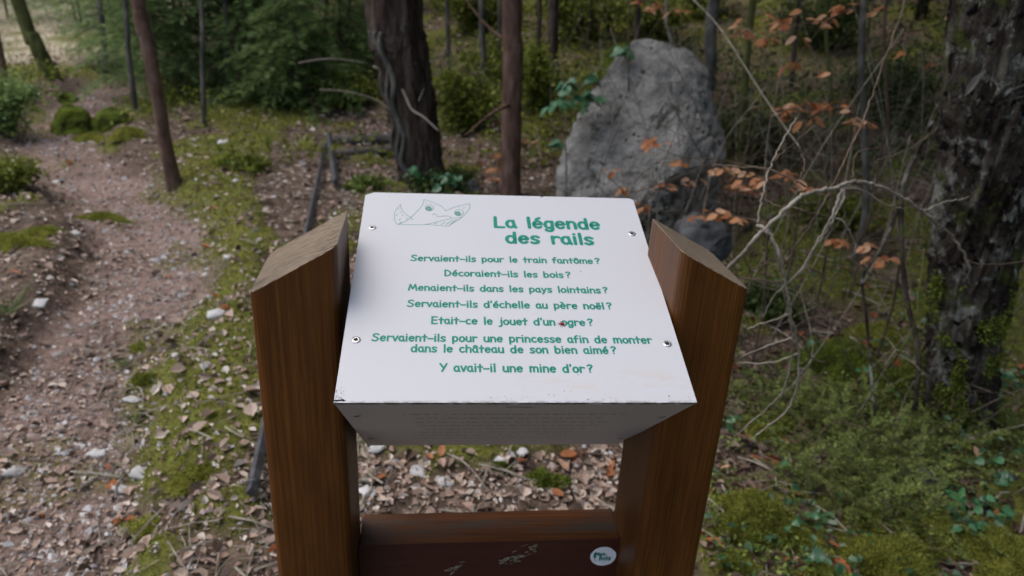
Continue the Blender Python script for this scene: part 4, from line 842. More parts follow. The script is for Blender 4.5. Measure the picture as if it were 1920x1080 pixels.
# fine green shoots, lower right
for i, a in enumerate([(1480, 770, 90, 75, 'heath', 'fine green shoots right of the right post'), (1600, 800, 95, 80, 'heath', 'fine green shoots in the middle of the lower right'), (1700, 850, 100, 80, 'heath', 'fine green shoots over the grey rock'), (1560, 900, 90, 60, 'heath', 'fine green shoots above the small broad leaves'), (1840, 820, 80, 60, 'heath', 'fine green shoots right of the old trunk foot'), (1660, 950, 80, 50, 'heath', 'fine green shoots below the grey rock')]):
    px, py, rpx, hpx, mt, lab = a; g = G(px, py); dd = (g - CAM).dot(FX); rr_ = rpx * dd / F * 1.15; root = thing('low_shrub', g, lab, 'shrub'); tw = MB(); mb = MB()
    for st_ in range(120):
        aa, qq = rnd.uniform(0, 6.28), math.sqrt(rnd.random()) * rr_; b0 = np.array([math.cos(aa) * qq, math.sin(aa) * qq, 0]); b0[2] = gz(g[0] + b0[0], g[1] + b0[1]) - g[2]
        ln = rnd.uniform(.07, .24); dv = unit(np.array([rnd.gauss(0, 1), rnd.gauss(-.2, 1), rnd.uniform(.15, 1.1)])); sg = unit(np.cross(dv, [0, 0, 1.]))
        Q = spline([b0, b0 + dv * ln * .5 + [0, 0, .02], b0 + dv * ln + [0, 0, -.02]], 6); tube(tw, Q, np.linspace(.0011, .0005, len(Q)), 4)
        m_ = int(ln * 330); t = NR.uniform(.12, 1, m_); C = np.stack([np.interp(t * (len(Q) - 1), np.arange(len(Q)), Q[:, k]) for k in range(3)], 1); sd_ = NR.choice([-1, 1], m_)[:, None]
        nn = np.cross(sg, dv); blades(mb, C, dv * .55 + sg * sd_ + NR.normal(0, .18, (m_, 3)), nn + NR.normal(0, .25, (m_, 3)), NR.uniform(.010, .022, m_) * (1.15 - .6 * t), NR.uniform(.0028, .0055, m_))
    tw.build('stems', M['twigdark'], root); mb.build('foliage', M[mt], root)
for i, (px, py, n, r, mt) in enumerate([(248, 845, 40, .09, 'straw'), (262, 790, 26, .06, 'grass'), (15, 590, 60, .14, 'grass'), (230, 690, 40, .07, 'grass'), (560, 470, 30, .07, 'grass')]):
    g = G(px, py); mb = MB(); a = NR.uniform(0, 6.28, n); D = np.stack([np.cos(a) * .7, np.sin(a) * .7, NR.uniform(.3, 1, n)], 1)
    blades(mb, NR.normal(0, .012, (n, 3)) * [1, 1, 0], D, rand_dirs(n), NR.uniform(.4, 1, n) * r * 1.3, .004)
    tag(mb.build('grass_tuft', M[mt], None, False, loc=g), ['bleached grass tuft hanging over the path edge by the white stone', 'green grass tuft just above the bleached one', 'large green grass tuft at the left edge of the path', 'short grass tuft on the mossy path edge', 'small grass tuft above the left post'][i], 'grass')

# ------------------------------------------------------------------ moss mounds
def mound(px, py, rpx, hpx, label, mat='mossblade', n=9000, sq=.8):
    g = G(px, py); d = (g - CAM).dot(FX); r = rpx * d / F; h = hpx * d / F; root = thing('moss_mound', g, label, 'moss')
    mb = MB(); m1, m2 = 14, 28; V = []
    def shp(u, a): rr = r * u * (1 + .22 * np.sin(3 * a + px) + .16 * np.sin(5 * a + py) + .08 * np.sin(9 * a)); return np.stack([rr * np.cos(a), rr * np.sin(a) * sq, h * (1 - u ** 2.2) * (1 + .35 * (fbm(rr * np.cos(a) * 25 + px, rr * np.sin(a) * 25, 3) - .45) * 2) - .01 * u], -1)
    uu, aa = np.meshgrid(np.linspace(.02, 1.1, m1), np.linspace(0, 6.2832, m2, endpoint=False), indexing='ij'); V = shp(uu, aa).reshape(-1, 3)
    q = [(i * m2 + j, (i + 1) * m2 + j, (i + 1) * m2 + (j + 1) % m2, i * m2 + (j + 1) % m2) for i in range(m1 - 1) for j in range(m2)]
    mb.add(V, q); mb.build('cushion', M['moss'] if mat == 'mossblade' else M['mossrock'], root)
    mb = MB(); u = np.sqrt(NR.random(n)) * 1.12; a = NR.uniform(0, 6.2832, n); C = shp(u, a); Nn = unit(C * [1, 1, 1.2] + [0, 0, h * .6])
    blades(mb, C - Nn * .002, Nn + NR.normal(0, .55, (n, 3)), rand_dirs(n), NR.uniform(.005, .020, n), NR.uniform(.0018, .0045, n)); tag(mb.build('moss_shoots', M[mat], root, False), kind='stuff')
mound(1410, 990, 84, 66, 'bright yellow green moss mound touching the right post', n=14000)
mound(1665, 1060, 95, 46, 'moss mound at the bottom, right of the brown leaf', n=12000)
mound(1880, 1050, 110, 40, 'broad moss mound in the bottom right corner', n=12000)
mound(1560, 1110, 60, 40, 'moss mound cut by the bottom edge')
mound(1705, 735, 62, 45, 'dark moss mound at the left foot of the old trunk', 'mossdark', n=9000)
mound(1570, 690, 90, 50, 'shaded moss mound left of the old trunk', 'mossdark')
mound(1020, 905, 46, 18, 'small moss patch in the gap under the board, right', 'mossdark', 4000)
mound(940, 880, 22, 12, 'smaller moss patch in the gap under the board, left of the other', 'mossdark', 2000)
mound(270, 720, 26, 22, 'narrow moss cushion on the edge of the path', n=4000)
mound(20, 460, 60, 20, 'moss cushion at the left edge above the path', n=5000)
for px, py, rx_, lab in ((300, 985, 70, 'flat moss cushion low on the bank left of the left post'), (385, 880, 60, 'flat moss cushion left of the iron bar end'), (270, 655, 30, 'moss on the crumbling path edge above the green tuft'), (430, 300, 40, 'small moss cushion on the bank right of the leaning trunk')):
    mound(px, py, rx_, 10, lab, n=3500)
for px, py, rx_, hh_, lab in ((1480, 1010, 50, 26, 'bright moss cushion between the round ivy leaves and the bottom ivy sprig'), (1740, 990, 60, 28, 'bright moss cushion left of the seedling'), (1620, 975, 45, 20, 'small moss cushion below the fine shoots'), (1850, 790, 50, 26, 'moss cushion right of the old trunk foot'), (1440, 800, 50, 26, 'moss cushion beside the right post under the pale twigs'), (1380, 1060, 46, 18, 'moss cushion at the bottom, touching the right post foot'), (1640, 640, 60, 34, 'shaded moss cushion behind the fine shoots')):
    mound(px, py, rx_, hh_, lab, n=5000)
mound(192, 412, 50, 13, 'narrow moss ridge lying across the left side of the path', n=4000, sq=.35)
mound(172, 262, 36, 12, 'low moss growing at the foot of the mossy rocks by the path', n=3000); mound(240, 252, 30, 14, 'low moss right of the mossy rocks by the path', n=3000)
mound(80, 440, 40, 14, 'small moss cushion beside the far left one', n=3000)

# ------------------------------------------------------------------ leaves that can be told apart
def leafmesh(kind):
    mb = MB(); n = 7; V = []
    for i in range(n + 1):
        t = i / n; w = {'beech': .30 * math.sin(math.pi * t ** .9) ** .75, 'ivy': [0, .42, .36, .46, .34, .22, .10, 0][i], 'broad': .24 * math.sin(math.pi * t) ** .7}[kind] if 0 < i < n else .01
        z = -.18 * t * t + .03 * math.sin(t * 9); V += [(-w, t, z + w * .35 + .02 * math.sin(i * 2.1)), (0, t, z), (w, t, z + w * .35 - .02 * math.sin(i * 1.7))]
    mb.add(V, [(i * 3 + k, i * 3 + k + 1, i * 3 + 4 + k, i * 3 + 3 + k) for i in range(n) for k in (0, 1)]); return mb
LM = {'beech': leafmesh('beech').mesh('beech_leaf', M['brownleaf']), 'ivy': leafmesh('ivy').mesh('ivy_leaf', M['ivy']), 'broad': leafmesh('broad').mesh('broad_leaf', M['laurel']), }
def put_leaf(me, p, size, parent, base, d=None, up=None, name='leaf'):
    o = link(name, me, parent); o.location = Vector(p) - Vector(base); o.scale = (size,) * 3
    d = Vector(d if d is not None else rand_dirs(1)[0]).normalized(); up = Vector(up if up is not None else (rnd.uniform(-.6, .6), rnd.uniform(-.8, .3), 1)); x = d.cross(up).normalized(); z = x.cross(d)
    m_ = Matrix((x, d, z)).transposed(); o.rotation_euler = m_.to_euler(); return o
def beech(label, depth, stems, clusters, size=(.03, .05), mesh='beech', name='beech_branch', cat='branch', r0=.0045, spread=9, mat='twigdark', dfun=None):
    dfun = dfun or (lambda x, y: depth + .10 * math.sin(x * .011) + .08 * math.cos(y * .017))
    root = thing(name, at(*stems[0][0], dfun(*stems[0][0])), label, cat); b = root.location.copy(); mb = MB()
    for s in stems:
        Q = spline([at(x, y, dfun(x, y)) for x, y in s], 6) - np.array(b); tube(mb, Q, np.linspace(r0, r0 * .35, len(Q)), 5)
    if mesh == 'beech' or name == 'ivy_plant' and depth > 3:      # the twig grows from a thin stem rooted in the ground
        q0 = at(*stems[0][0], dfun(*stems[0][0])); f0 = q0 + np.array([.10, .12, 0]) * (1 if mesh == 'beech' else 0); f0[2] = gz(f0[0], f0[1]) - .02
        Q = spline([f0, (f0 + q0) / 2 + [.03, .02, 0], q0], 7) - np.array(b); tube(mb, Q, np.linspace(r0 * 1.3, r0, len(Q)), 5)
    mb.build('stem', M[mat], root)
    for cx, cy, n, w in clusters:
        for k in range(int(n * (1.5 if mesh == 'beech' else 1) + .5)):
            x, y = cx + rnd.gauss(0, w), cy + rnd.gauss(0, w * .4); p = at(x, y, dfun(x, y) + rnd.gauss(0, .05))
            dv = RX * rnd.choice((-1, 1)) * rnd.uniform(.5, 1) + np.array([0, 0, rnd.uniform(-.7, .1)]) + FX * rnd.uniform(-.5, .5)
            put_leaf(LM[mesh], p, rnd.uniform(*size) * (.80 if mesh == 'beech' else 1), root, b, dv)
    return root
beech('twig of russet leaves at the top edge, left of the thin grey stem', 3.6, [[(1640, -10), (1570, 30), (1500, 45), (1440, 50), (1370, 66)], [(1500, 45), (1440, 70), (1425, 88)]], [(1465, 35, 8, 16), (1400, 56, 8, 16), (1436, 75, 7, 8), (1500, 70, 2, 6), (1545, 40, 7, 14), (1580, 18, 7, 10), (1467, 120, 2, 8)], (.05, .085))
beech('short twig of russet leaves at the top edge above the boulder', 3.9, [[(1180, -10), (1230, 8), (1290, 22)]], [(1225, 8, 6, 10), (1268, 18, 6, 10), (1205, 4, 3, 6)], (.05, .08))
beech('twig of russet leaves arching left of the thin grey stem at mid height', 3.4, [[(1660, 240), (1600, 215), (1540, 195), (1480, 205), (1455, 210)]], [(1530, 198, 12, 22), (1570, 200, 6, 10), (1515, 225, 4, 10), (1600, 228, 5, 12), (1625, 232, 4, 6), (1467, 208, 3, 6)], (.045, .08))
beech('twig of russet leaves hanging in front of the boulder', 3.3, [[(1500, 330), (1420, 315), (1350, 300), (1280, 295), (1200, 262)], [(1350, 300), (1250, 340), (1180, 360), (1140, 330)], [(1250, 340), (1200, 385)]], [(1225, 268, 6, 12), (1285, 308, 2, 5), (1243, 348, 3, 6), (1145, 320, 2, 4), (1165, 356, 4, 8), (1203, 388, 3, 6), (1300, 340, 3, 10), (1180, 375, 3, 12)], (.045, .075))
beech('dense spray of russet leaves right of the boulder, above the right post', 3.0, [[(1560, 370), (1480, 350), (1420, 330), (1350, 320)]], [(1360, 320, 8, 12), (1375, 350, 5, 8), (1420, 338, 6, 14), (1480, 325, 5, 10), (1500, 352, 6, 12), (1410, 362, 4, 10)], (.04, .07))
beech('small spray of orange leaves just above the right post', 2.6, [[(1440, 420), (1390, 408), (1320, 402), (1290, 412)]], [(1345, 402, 8, 12), (1385, 412, 6, 9), (1300, 408, 3, 6)], (.035, .055))
beech('small spray of orange leaves below the pale arching branch', 2.9, [[(1690, 470), (1640, 465), (1560, 455)]], [(1562, 452, 5, 9), (1622, 462, 4, 7), (1642, 490, 5, 9), (1662, 486, 3, 5)], (.04, .06))
beech('single russet leaf twig on the old trunk', 2.3, [[(1850, 262), (1820, 255), (1790, 260)]], [(1818, 252, 2, 4)], (.03, .045))
beech('sparse twig of single russet leaves at the top, left of the old trunk', 3.0, [[(1900, 10), (1800, 30), (1700, 60), (1640, 30)], [(1700, 60), (1700, 100), (1750, 130)]], [(1643, 22, 2, 3), (1697, 100, 1, 2), (1797, 32, 3, 5), (1555, 136, 1, 2), (1752, 118, 1, 4), (1660, 15, 1, 3)], (.035, .06))
beech('upright twig of orange leaves at the left of the slim reddish trunk', 5.2, [[(935, 380), (932, 340), (940, 270)]], [(934, 290, 6, 4), (930, 318, 6, 4), (925, 335, 5, 4), (992, 265, 4, 8)], (.05, .08), r0=.006)
iv = lambda lab, dep, st, cl, sz=(.03, .05): beech(lab, dep, st, cl, sz, 'ivy', 'ivy_plant', 'ivy', .003)
iv('ivy climbing at the upper left of the boulder', 4.3, [[(1060, 260), (1050, 215), (1080, 170), (1125, 150), (1165, 110)]], [(1050, 195, 7, 8), (1070, 160, 7, 10), (1095, 178, 7, 10), (1120, 150, 6, 8), (1112, 190, 5, 6), (1045, 270, 6, 7), (1165, 95, 9, 10)], (.06, .10))
iv('ivy at the foot of the thick pine', 4.9, [[(760, 330), (800, 325), (840, 335), (880, 345)]], [(780, 322, 6, 10), (810, 330, 8, 14), (850, 332, 8, 14), (835, 350, 6, 14)], (.05, .08))
gd = lambda x, y: max((G(x, min(y, 1078)) - CAM).dot(FX) - .06, .8)
def gbeech(lab, st, cl, sz, mesh='ivy', name='ivy_plant', cat='ivy'): return beech(lab, 2, st, cl, sz, mesh, name, cat, .002, mat='heath' if mesh != 'broad' else 'laurel', dfun=gd)
gbeech('ivy with rounded leaves beside the bright moss mound', [[(1450, 870), (1480, 905), (1500, 960), (1540, 980)], [(1480, 905), (1495, 900)]], [(1455, 878, 2, 4), (1478, 870, 2, 5), (1490, 905, 5, 9), (1500, 940, 3, 8), (1530, 970, 4, 9), (1550, 975, 3, 6), (1490, 978, 2, 4)], (.022, .036))
gbeech('ivy sprig with glossy leaves near the bottom edge', [[(1500, 1030), (1530, 1055), (1570, 1070)]], [(1535, 1052, 3, 7), (1565, 1062, 3, 7), (1520, 1040, 1, 3), (1495, 1060, 1, 3)], (.03, .045))
gbeech('leafy green rosette at the right edge beside the old trunk', [[(1850, 770), (1865, 730), (1880, 700)]], [(1870, 715, 7, 12), (1890, 700, 6, 10), (1850, 740, 6, 10), (1835, 760, 3, 8)], (.03, .05))
gbeech('ivy carpet at the lower right edge', [[(1820, 1000), (1850, 930), (1890, 870), (1900, 820)]], [(1860, 860, 6, 12), (1890, 900, 8, 12), (1840, 940, 8, 14), (1880, 960, 8, 14), (1830, 990, 6, 10), (1900, 850, 4, 8), (1780, 900, 3, 8)], (.025, .04))
gbeech('bluish green plant between the tangled branches and the moss', [[(1540, 700), (1560, 670), (1580, 650)]], [(1550, 665, 6, 8), (1575, 660, 6, 8), (1525, 640, 5, 8), (1610, 690, 5, 8), (1580, 690, 4, 8)], (.025, .04))
gbeech('small plant with green leaves beside the right post', [[(1370, 790), (1375, 770), (1390, 765)]], [(1375, 768, 3, 6), (1382, 785, 3, 6), (1365, 800, 2, 4)], (.025, .035))
c = G(1788, 962) + np.array([0, 0, .05]); rt = thing('seedling', G(1788, 985), 'seedling with a star of broad fresh green leaves at the lower right', 'plant'); b = rt.location.copy()
mb = MB(); tube(mb, [(0, 0, -.01), c - np.array(b)], .002, 6); mb.build('stem', M['laurel'], rt)
for dx, dy, s in ((-26, 28, .052), (22, 38, .046), (-26, -22, .046), (14, -28, .040), (34, 4, .03), (-4, -10, .025)):
    v = RX * dx - UX * dy; put_leaf(LM['broad'], c, s, rt, b, v + np.array([0, 0, .012]), (-FX + np.array([0, 0, .9])))
# fallen leaves one can point at
LITM = [leafmesh('beech').mesh('fallen_leaf', M['brownleaf']) for _ in (0,)]
for px, py, s, lab in [(1548, 1022, .045, 'curled orange brown leaf standing on the moss near the bottom'), (1350, 885, .035, 'orange leaf touching the edge of the right post'), (985, 868, .055, 'rust brown leaf right of centre in the gap under the board'), (1050, 860, .055, 'orange brown leaf standing at the right of the gap'), (1065, 890, .050, 'pale orange leaf below the standing one in the gap'),
                       (825, 862, .04, 'small orange leaf at the upper left of the gap'), (725, 895, .04, 'orange leaf near the left post in the gap'), (1035, 925, .04, 'pinkish curled leaf low in the gap at the right'), (1555, 932, .035, 'orange leaf among the ivy'), (1835, 865, .04, 'orange leaf on the dark moss at the right'), (1530, 745, .04, 'pale brown leaf caught on the green shoots'), (1405, 860, .04, 'reddish leaf lying above the bright moss mound'),
                       (40, 520, .06, 'rust red leaf at the far left of the path')]:
    g = G(px, py); o = link('fallen_leaf', LITM[0], None, (g[0], g[1], g[2] + .012)); o.scale = (s,) * 3; o.rotation_euler = (rnd.uniform(.1, .9), rnd.uniform(-.4, .4), rnd.uniform(0, 6.28)); tag(o, lab, 'leaf', 'fallen leaves')

# ------------------------------------------------------------------ pale tangled branch, traced at its own distance
c2 = lambda P: [(1300 + x / 1.687, 180 + y / 1.687) for x, y in P]
TG = [([(105, 550), (160, 495), (215, 430), (265, 385), (310, 340), (350, 312), (400, 298), (440, 292), (480, 278), (520, 270), (560, 278), (600, 292), (650, 315), (700, 345), (740, 378), (780, 410), (815, 440), (845, 485), (878, 548)], .0075, .004),
      ([(730, 362), (780, 342), (830, 330), (875, 318)], .0035, .002), ([(868, 522), (900, 530), (960, 532), (1060, 522)], .003, .0025),
      ([(470, 292), (455, 330), (440, 380), (400, 450), (370, 500), (330, 560), (300, 590), (250, 640), (222, 708)], .005, .002), ([(475, 295), (472, 330), (450, 370), (425, 420), (385, 480), (350, 540), (310, 582)], .0045, .003),
      ([(440, 385), (470, 395), (495, 430), (510, 465), (515, 500)], .0035, .0022), ([(200, 410), (225, 418), (240, 435), (265, 480), (280, 530), (290, 580), (300, 640), (308, 700), (320, 730), (330, 780), (335, 840), (330, 900), (315, 960), (290, 1000), (240, 1040), (195, 1078)], .0065, .0025),
      ([(310, 700), (312, 760), (310, 830), (300, 880), (280, 940), (220, 1000), (130, 1075)], .0035, .002), ([(325, 750), (355, 780), (370, 825), (420, 842)], .0032, .002), ([(300, 690), (250, 710), (165, 738)], .004, .002), ([(310, 765), (240, 790), (150, 825)], .0035, .002),
      ([(328, 815), (240, 845), (140, 842)], .004, .002), ([(205, 405), (210, 350), (225, 290), (245, 220), (265, 180), (295, 120), (325, 70)], .004, .002), ([(245, 215), (300, 165), (345, 125), (390, 90)], .003, .0018), ([(60, 215), (150, 225), (220, 228), (300, 255), (360, 290)], .003, .003),
      ([(683, -340), (610, -130), (565, 0), (530, 90), (490, 180), (450, 260), (410, 340), (360, 420), (320, 480), (290, 550)], .0034, .0026), ([(480, 290), (540, 300), (600, 340), (665, 357)], .0035, .002), ([(500, 265), (520, 180), (590, 165)], .003, .0018), ([(580, 205), (640, 185), (700, 155), (790, 90)], .003, .002),
      ([(155, 500), (180, 550), (182, 625)], .003, .002), ([(300, 355), (300, 410), (280, 480), (230, 530), (180, 550)], .003, .002), ([(300, 350), (360, 365), (430, 385)], .0028, .002), ([(150, 575), (210, 580), (280, 592)], .003, .002), ([(245, 940), (190, 935), (150, 940)], .0028, .0016),
      ([(225, 325), (260, 345), (300, 355)], .0028, .002), ([(345, 185), (352, 215), (340, 260)], .003, .0025), ([(845, 700), (850, 620), (870, 560)], .0001, .0001)]
td = lambda x, y: 1.85 + .22 * math.sin(x * .0065 + 1.2) + .10 * math.cos(y * .008)
p0 = at(*c2([(105, 550)])[0], td(*c2([(105, 550)])[0])); ft = G(1262, 935)
dead = thing('dead_branch', ft, 'bare pale tangled branch arching over the undergrowth right of the right post', 'branch'); mb = MB()
Q = spline([ft - [0, 0, .03], at(1300, 700, td(1300, 700) - .05), p0], 8) - ft; tube(mb, Q, np.linspace(.010, .0055, len(Q)), 9, wob=.03); mb.build('stem', M['twig'], dead)
for pl, r0, r1 in TG[:-1]:
    mb = MB(); Q = spline([at(x, y, td(x, y)) for x, y in c2(pl)], 6) - ft; Q = Q + NR.normal(0, .0012, Q.shape); r0 *= .64; r1 *= .68; tube(mb, Q, np.linspace(r0, r1, len(Q)), 7, wob=.05)
    n = len(Q)
    for k in range(3, n - 2, rnd.choice((7, 9))): d_ = rand_dirs(1)[0]; tube(mb, [Q[k], Q[k] + d_ * .006], [r1 * .8, r1 * .4], 5)
    mb.build('twig', M['twig'] if r0 > .0022 else M['twigdark'], dead)
stm = thing('bramble_stem', G(1665, 690), 'single greenish bent stem left of the old trunk', 'plant'); mb = MB(); b = np.array(stm.location)
Q = spline([G(1665, 690)] + [at(x, y, 2.1) for x, y in c2([(640, 830), (700, 720), (712, 620), (722, 560), (730, 480)])], 6) - b; tube(mb, Q, np.linspace(.0026, .0012, len(Q)), 6); mb.build('stem', M['barkgreen'], stm)
stm = thing('thin_twig', at(1290, 0, 3.3), 'long thin twig slanting down right of the boulder', 'branch'); b = np.array(stm.location); mb = MB()
Q = spline([at(x, y, 3.3 - .002 * (y)) for x, y in [(1290, -10), (1335, 35), (1365, 75), (1400, 130), (1445, 200), (1480, 250), (1510, 300)]] + [G(1545, 400)], 6) - b; tube(mb, Q, np.linspace(.0032, .002, len(Q)), 6); mb.build('stem', M['twig'], stm)

# ------------------------------------------------------------------ stuff on the forest floor
def polar(n, r0, r1, a0=-46, a1=52, p=1.0):
    r = r0 * (r1 / r0) ** (NR.random(n) ** p); a = R_(1) * NR.uniform(a0, a1, n) + YAW; return CAM[0] + np.sin(a) * r, CAM[1] + np.cos(a) * r
def on_ground(x, y, off=0.): return np.stack([x, y, hz(x, y) + off], 1)
def gnormal(x, y, e=.02): return unit(np.stack([hz(x - e, y) - hz(x + e, y), hz(x, y - e) - hz(x, y + e), np.full(len(x), 2 * e)], 1))
# leaf litter
x, y = polar(95000, 1.05, 18, p=.75); pm, mm = path_mask(x, y), moss_mask(x, y)
keep = NR.random(len(x)) < np.clip(1.0 - .35 * pm - .60 * mm, .05, 1) * (.45 + .55 * ss(.36, .52, fbm(x * 6, y * 6, 3))) * (1 - .5 * ss(-2.5, -4, x) * ss(8, 11, y)); x, y, pm = x[keep], y[keep], pm[keep]; n = len(x)
sz = np.clip(np.exp(NR.normal(-3.85, .45, n)), .008, .052) * (1 - .4 * pm) * (1 + .07 * y); Nn = gnormal(x, y) + NR.normal(0, .42, (n, 3)); D = NR.normal(size=(n, 3)) * [1, 1, .25]
dk = (x > .75 + .12 * y + .2 * NR.normal(size=n)) | (NR.random(n) < ss(8, 14, y) * (x > -2)) | (NR.random(n) < .25) | (x > .55 + .03 * y)  # right and far leaves take dark tones as painted shade, others at random
for k, (msk, mt, lab) in enumerate(((~dk, 'litter', 'pale dry leaf litter covering the bank and path'), (dk, 'litterdark', 'darker leaf litter with the shade of the wood painted into its colour'))):
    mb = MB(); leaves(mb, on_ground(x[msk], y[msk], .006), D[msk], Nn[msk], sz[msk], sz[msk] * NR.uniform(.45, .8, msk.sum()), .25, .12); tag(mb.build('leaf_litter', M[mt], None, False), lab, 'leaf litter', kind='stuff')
x, y = polar(1300, 1.05, 9); kk = (x > .1) | (NR.random(len(x)) < .18); x, y = x[kk], y[kk]; n = len(x); mb = MB(); C = on_ground(x, y, .008)
keep = NR.random(n) < .6; leaves(mb, C[keep], (NR.normal(size=(n, 3)) * [1, 1, .2])[keep], (gnormal(x, y) + NR.normal(0, .5, (n, 3)))[keep], NR.uniform(.03, .06, n)[keep], NR.uniform(.018, .035, n)[keep], .3, .2)
tag(mb.build('russet_leaf_litter', M['brownleafs'], None, False), 'scattered russet fallen leaves', 'leaf litter', kind='stuff')
# gravel
OCT = np.array([(1, 0, 0), (-1, 0, 0), (0, 1, 0), (0, -1, 0), (0, 0, .7), (0, 0, -.5), (.6, .6, .3), (-.6, -.6, .3)])
OT = [(0, 6, 4), (6, 2, 4), (2, 1, 4), (1, 7, 4), (7, 3, 4), (3, 0, 4), (0, 2, 6), (1, 3, 7), (0, 5, 2), (2, 5, 1), (1, 5, 3), (3, 5, 0)]
x, y = polar(70000, 1.0, 9); pm = path_mask(x, y); keep = NR.random(len(x)) < .10 * (x < .7) + .9 * pm; x, y = x[keep], y[keep]; n = len(x)
s = NR.gamma(2.2, .0028, n) + .003; s = np.minimum(s * .8, .017) * (1 + .12 * y); a = NR.uniform(0, 6.28, n); V = OCT[None] * NR.uniform(.6, 1.25, (n, 8, 1)) * s[:, None, None]; V[..., 1] *= NR.uniform(.5, 1, n)[:, None]
V = np.stack([V[..., 0] * np.cos(a)[:, None] - V[..., 1] * np.sin(a)[:, None], V[..., 0] * np.sin(a)[:, None] + V[..., 1] * np.cos(a)[:, None], V[..., 2]], -1) + on_ground(x, y, .001)[:, None]
mb = MB(); mb.add(V.reshape(-1, 3), None, ((np.arange(n) * 8)[:, None, None] + np.array(OT)[None]).reshape(-1, 3)); tag(mb.build('gravel', M['gravel'], None, False), 'fine grey and brown gravel trodden into the path', 'gravel', kind='stuff')
# moss shoots
x, y = polar(230000, 1.05, 9.5); mm = moss_mask(x, y); keep = NR.random(len(x)) < mm * .9; x, y = x[keep], y[keep]; n = len(x); sc = (1 + .5 * np.maximum(y - .5, 0))
mb = MB(); dk = (x > .75) & (NR.random(n) < .8)  # darker moss at the right: its shade is put into the colour
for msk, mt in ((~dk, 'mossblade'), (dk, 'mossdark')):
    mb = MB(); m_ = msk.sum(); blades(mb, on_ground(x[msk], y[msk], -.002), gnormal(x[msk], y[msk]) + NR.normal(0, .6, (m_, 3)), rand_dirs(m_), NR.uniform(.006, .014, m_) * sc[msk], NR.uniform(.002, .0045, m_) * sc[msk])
    tag(mb.build('ground_moss', M[mt], None, False), 'yellow green moss growing along the bank' if mt == 'mossblade' else 'moss on the floor at the right with shade painted into its dark green', 'moss', kind='stuff')
# twigs on the floor
mb = MB(); x, y = polar(1500, 1.1, 8)
for i in range(len(x)):
    a = rnd.uniform(0, 3.14); l = rnd.uniform(.03, .16) * (1 + .15 * y[i]); dv = np.array([math.cos(a), math.sin(a), 0]) * l; c_ = np.array([x[i], y[i], gz(x[i], y[i]) + .012]); e_ = c_ + dv; e_[2] = gz(e_[0], e_[1]) + .014
    tube(mb, [c_, (c_ + e_) / 2 + [rnd.gauss(0, .006), rnd.gauss(0, .006), .006], e_], rnd.choice((.0010, .0014, .002, .0035)), 4)
tag(mb.build('fallen_twigs', M['twig'], None, False), 'thin dry twigs strewn over the forest floor', 'twigs', kind='stuff')
tw_a, tw_b, lv = MB(), MB(), MB()
for k in range(330):
    x_, y_ = rnd.uniform(.55, 3.2), rnd.uniform(1.2, 4.6)
    if x_ < .9 and y_ < 1.5: continue
    z_ = gz(x_, y_); h_ = rnd.uniform(.15, 1.35) * (1 if y_ > 1.6 else .4); a = rnd.uniform(0, 6.28); l = rnd.uniform(.2, .9)
    p_ = np.array([x_, y_, z_]); e_ = p_ + [math.cos(a) * l, math.sin(a) * l * .6, h_]; m1_ = (p_ + e_) / 2 + [rnd.gauss(0, .08), rnd.gauss(0, .08), rnd.uniform(.0, .22)]
    if e_[0] < .5: continue
    Q = spline([p_, m1_, e_], 6); r0 = rnd.uniform(.0012, .0028); tgt = tw_a if rnd.random() < .45 else tw_b; tube(tgt, Q, np.linspace(r0, r0 * .5, len(Q)), 4)
    for j in range(rnd.randint(2, 5)):
        i0 = rnd.randrange(3, len(Q) - 1); d_ = rand_dirs(1)[0] * [1, 1, .6]; ll = rnd.uniform(.05, .22); tube(tgt, [Q[i0], Q[i0] + d_ * ll * .5 + [0, 0, .01], Q[i0] + d_ * ll], [r0 * .6, r0 * .4, r0 * .3], 4)
tag(tw_a.build('twig_thicket', M['twig'], None), 'pale thin twigs crossing through the undergrowth at the right', 'twigs', kind='stuff'); tag(tw_b.build('twig_thicket', M['twigdark'], None), 'dark thin twigs crossing through the undergrowth at the right', 'twigs', kind='stuff')
x, y = polar(3400, 1.15, 4.5, 8, 52); keep = (x > .6) & (NR.random(len(x)) < ss(.40, .56, fbm(x * 3.3 + 2, y * 3.3 + 7, 3))); x, y = x[keep], y[keep]; n = len(x); sz = NR.uniform(.014, .034, n)
mb = MB(); leaves(mb, on_ground(x, y) + np.stack([0 * x, 0 * x, NR.uniform(.01, .07, n)], 1), NR.normal(size=(n, 3)) * [1, 1, .3], NR.normal(0, .4, (n, 3)) + [0, 0, 1], sz, sz * .8, .15, .1); tag(mb.build('ground_ivy', M['ivys'], None, False), 'carpet of small ivy leaves on the shaded floor at the right', 'ivy', kind='stuff')
# ivy and low green cover on the right floor and on the far slope
x, y = polar(26000, 1.1, 7, -5, 52); keep = (x > .65) & (NR.random(len(x)) < ss(.44, .56, fbm(x * 2.6 + 20, y * 2.6, 3))); x, y = x[keep], y[keep]; n = len(x)
mb = MB(); blades(mb, on_ground(x, y) + np.stack([0 * x, 0 * x, NR.uniform(0, .07, n)], 1), NR.normal(size=(n, 3)), NR.normal(0, .5, (n, 3)) + [0, 0, 1], NR.uniform(.008, .022, n), NR.uniform(.006, .014, n)); tag(mb.build('undergrowth', M['heath'], None, False), 'low green ground cover on the shaded floor at the right', 'undergrowth', kind='stuff')
x, y = polar(60000, 5.5, 26, -40, 50, 1.); keep = (NR.random(len(x)) < ss(.40, .60, fbm(x * .9 + 11, y * .9 + 5, 4))) & (path_mask(x, y) < .3) & ~((x < -2.4) & (y > 7.5) & (NR.random(len(x)) < .8)); x, y = x[keep], y[keep]; n = len(x); hh = fbm(x * 1.3, y * 1.3, 3)
mb = MB(); dk = x > 1.5
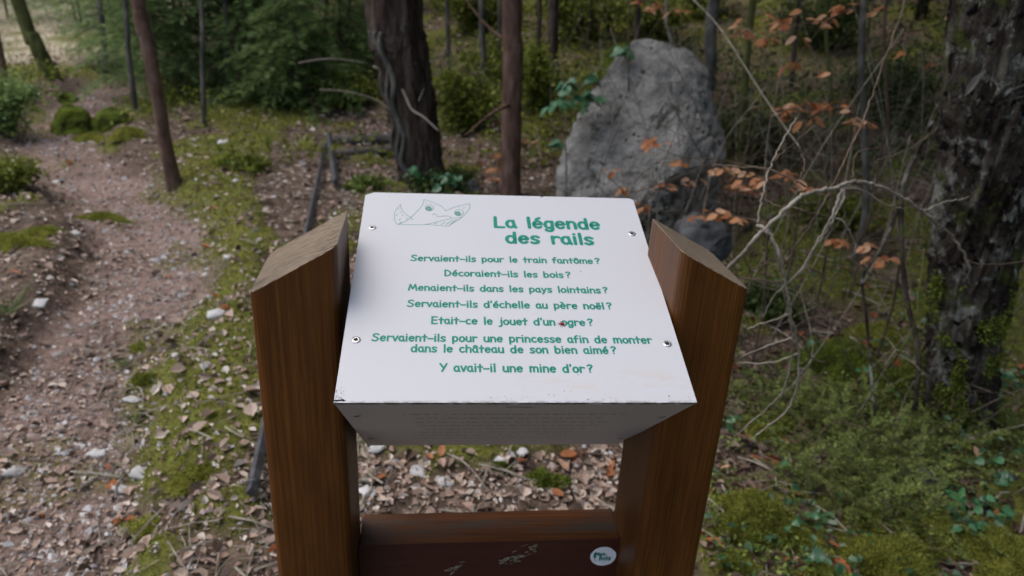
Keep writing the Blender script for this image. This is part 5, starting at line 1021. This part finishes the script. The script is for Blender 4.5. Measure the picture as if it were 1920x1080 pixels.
for msk, mt, lab in ((~dk, 'box', 'yellow green low undergrowth on the slope behind the trunks'), (dk, 'darkfol', 'dark low undergrowth on the slope at the right')):
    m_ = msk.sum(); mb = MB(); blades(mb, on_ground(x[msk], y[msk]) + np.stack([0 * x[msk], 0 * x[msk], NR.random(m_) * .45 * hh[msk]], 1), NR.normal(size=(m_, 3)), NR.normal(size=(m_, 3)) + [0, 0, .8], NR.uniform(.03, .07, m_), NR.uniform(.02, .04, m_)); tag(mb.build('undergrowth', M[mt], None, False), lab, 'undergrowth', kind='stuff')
# dry grass on the bright slope, top left
n = 14000; x = NR.uniform(-13, -3.2, n); y = NR.uniform(8.5, 24, n); mb = MB(); blades(mb, on_ground(x, y), NR.normal(0, .5, (n, 3)) + [0, 0, .8], rand_dirs(n), NR.uniform(.08, .22, n), .012); tag(mb.build('dry_grass', M['straw'], None, False), 'bleached dry grass on the bright slope at the top left', 'grass', kind='stuff')
# the wood beyond and added shade trees: trunks and crowns as one mass
mb = MB(); fo = MB(); tr_ = 0
for k in range(262):
    a = R_(rnd.uniform(-60, 62)) + YAW; r = rnd.uniform(9.5, 34)
    if k >= 150: a = R_(rnd.uniform(75, 300)); r = rnd.uniform(3.2, 16)  # unseen trees right of and behind the camera, added to darken front faces
    x_, y_ = CAM[0] + math.sin(a) * r, CAM[1] + math.cos(a) * r
    if k >= 215: x_, y_ = rnd.uniform(4.2, 12), rnd.uniform(1.5, 14)  # trees added at the right so their crowns shade that slope
    if x_ < 1.0 and y_ < 15 + rnd.uniform(-2, 4): continue
    if seg_dist(np.array([x_]), np.array([y_]), PATH)[0] < 1: continue
    z_ = gz(x_, y_); h_ = rnd.uniform(6, 11); w_ = rnd.uniform(.05, .14) * (1 if k < 215 else .5); tube(mb, [(x_, y_, z_ - .1), (x_ + rnd.gauss(0, .2), y_, z_ + h_ * .5), (x_ + rnd.gauss(0, .4), y_, z_ + h_)], [w_ * 1.2, w_, w_ * .3], 7)
    m_ = 900 if k < 150 else 2200; t = NR.random(m_); ang = NR.uniform(0, 6.28, m_); rr = (1 - t) ** .6 * 1.7 * np.sqrt(NR.random(m_)) + .1; low_ = rnd.choice((.5, 1.2, 2.2, 3.)) if k < 150 else (rnd.choice((.6, 1.2)) if k < 215 else 2.4)
    fo_c = np.stack([x_ + np.cos(ang) * rr, y_ + np.sin(ang) * rr, z_ + low_ + (h_ - low_) * t - .2 * rr], 1); blades(fo, fo_c, np.stack([np.cos(ang), np.sin(ang), -.3 + 0 * ang], 1) + NR.normal(0, .4, (m_, 3)), NR.normal(0, .4, (m_, 3)) + [0, 0, 1], NR.uniform(.12, .3, m_), NR.uniform(.04, .10, m_))
far = thing('wood_and_shade_trees', (0, 15, 0), 'trees filling the slope behind, with more added at right and rear for shade', 'wood'); far['kind'] = 'stuff'
for m2_, nm, mt in ((mb, 'trunks', 'bark'), (fo, 'foliage', 'canopy')):
    o = m2_.build(nm, M[mt], far, True); o.matrix_parent_inverse = Matrix.Translation((0, -15, 0)); o['kind'] = 'stuff'
print('tris', sum(len(o.data.polygons) for o in bpy.data.objects if o.type == 'MESH'), 'objects', len(bpy.data.objects))
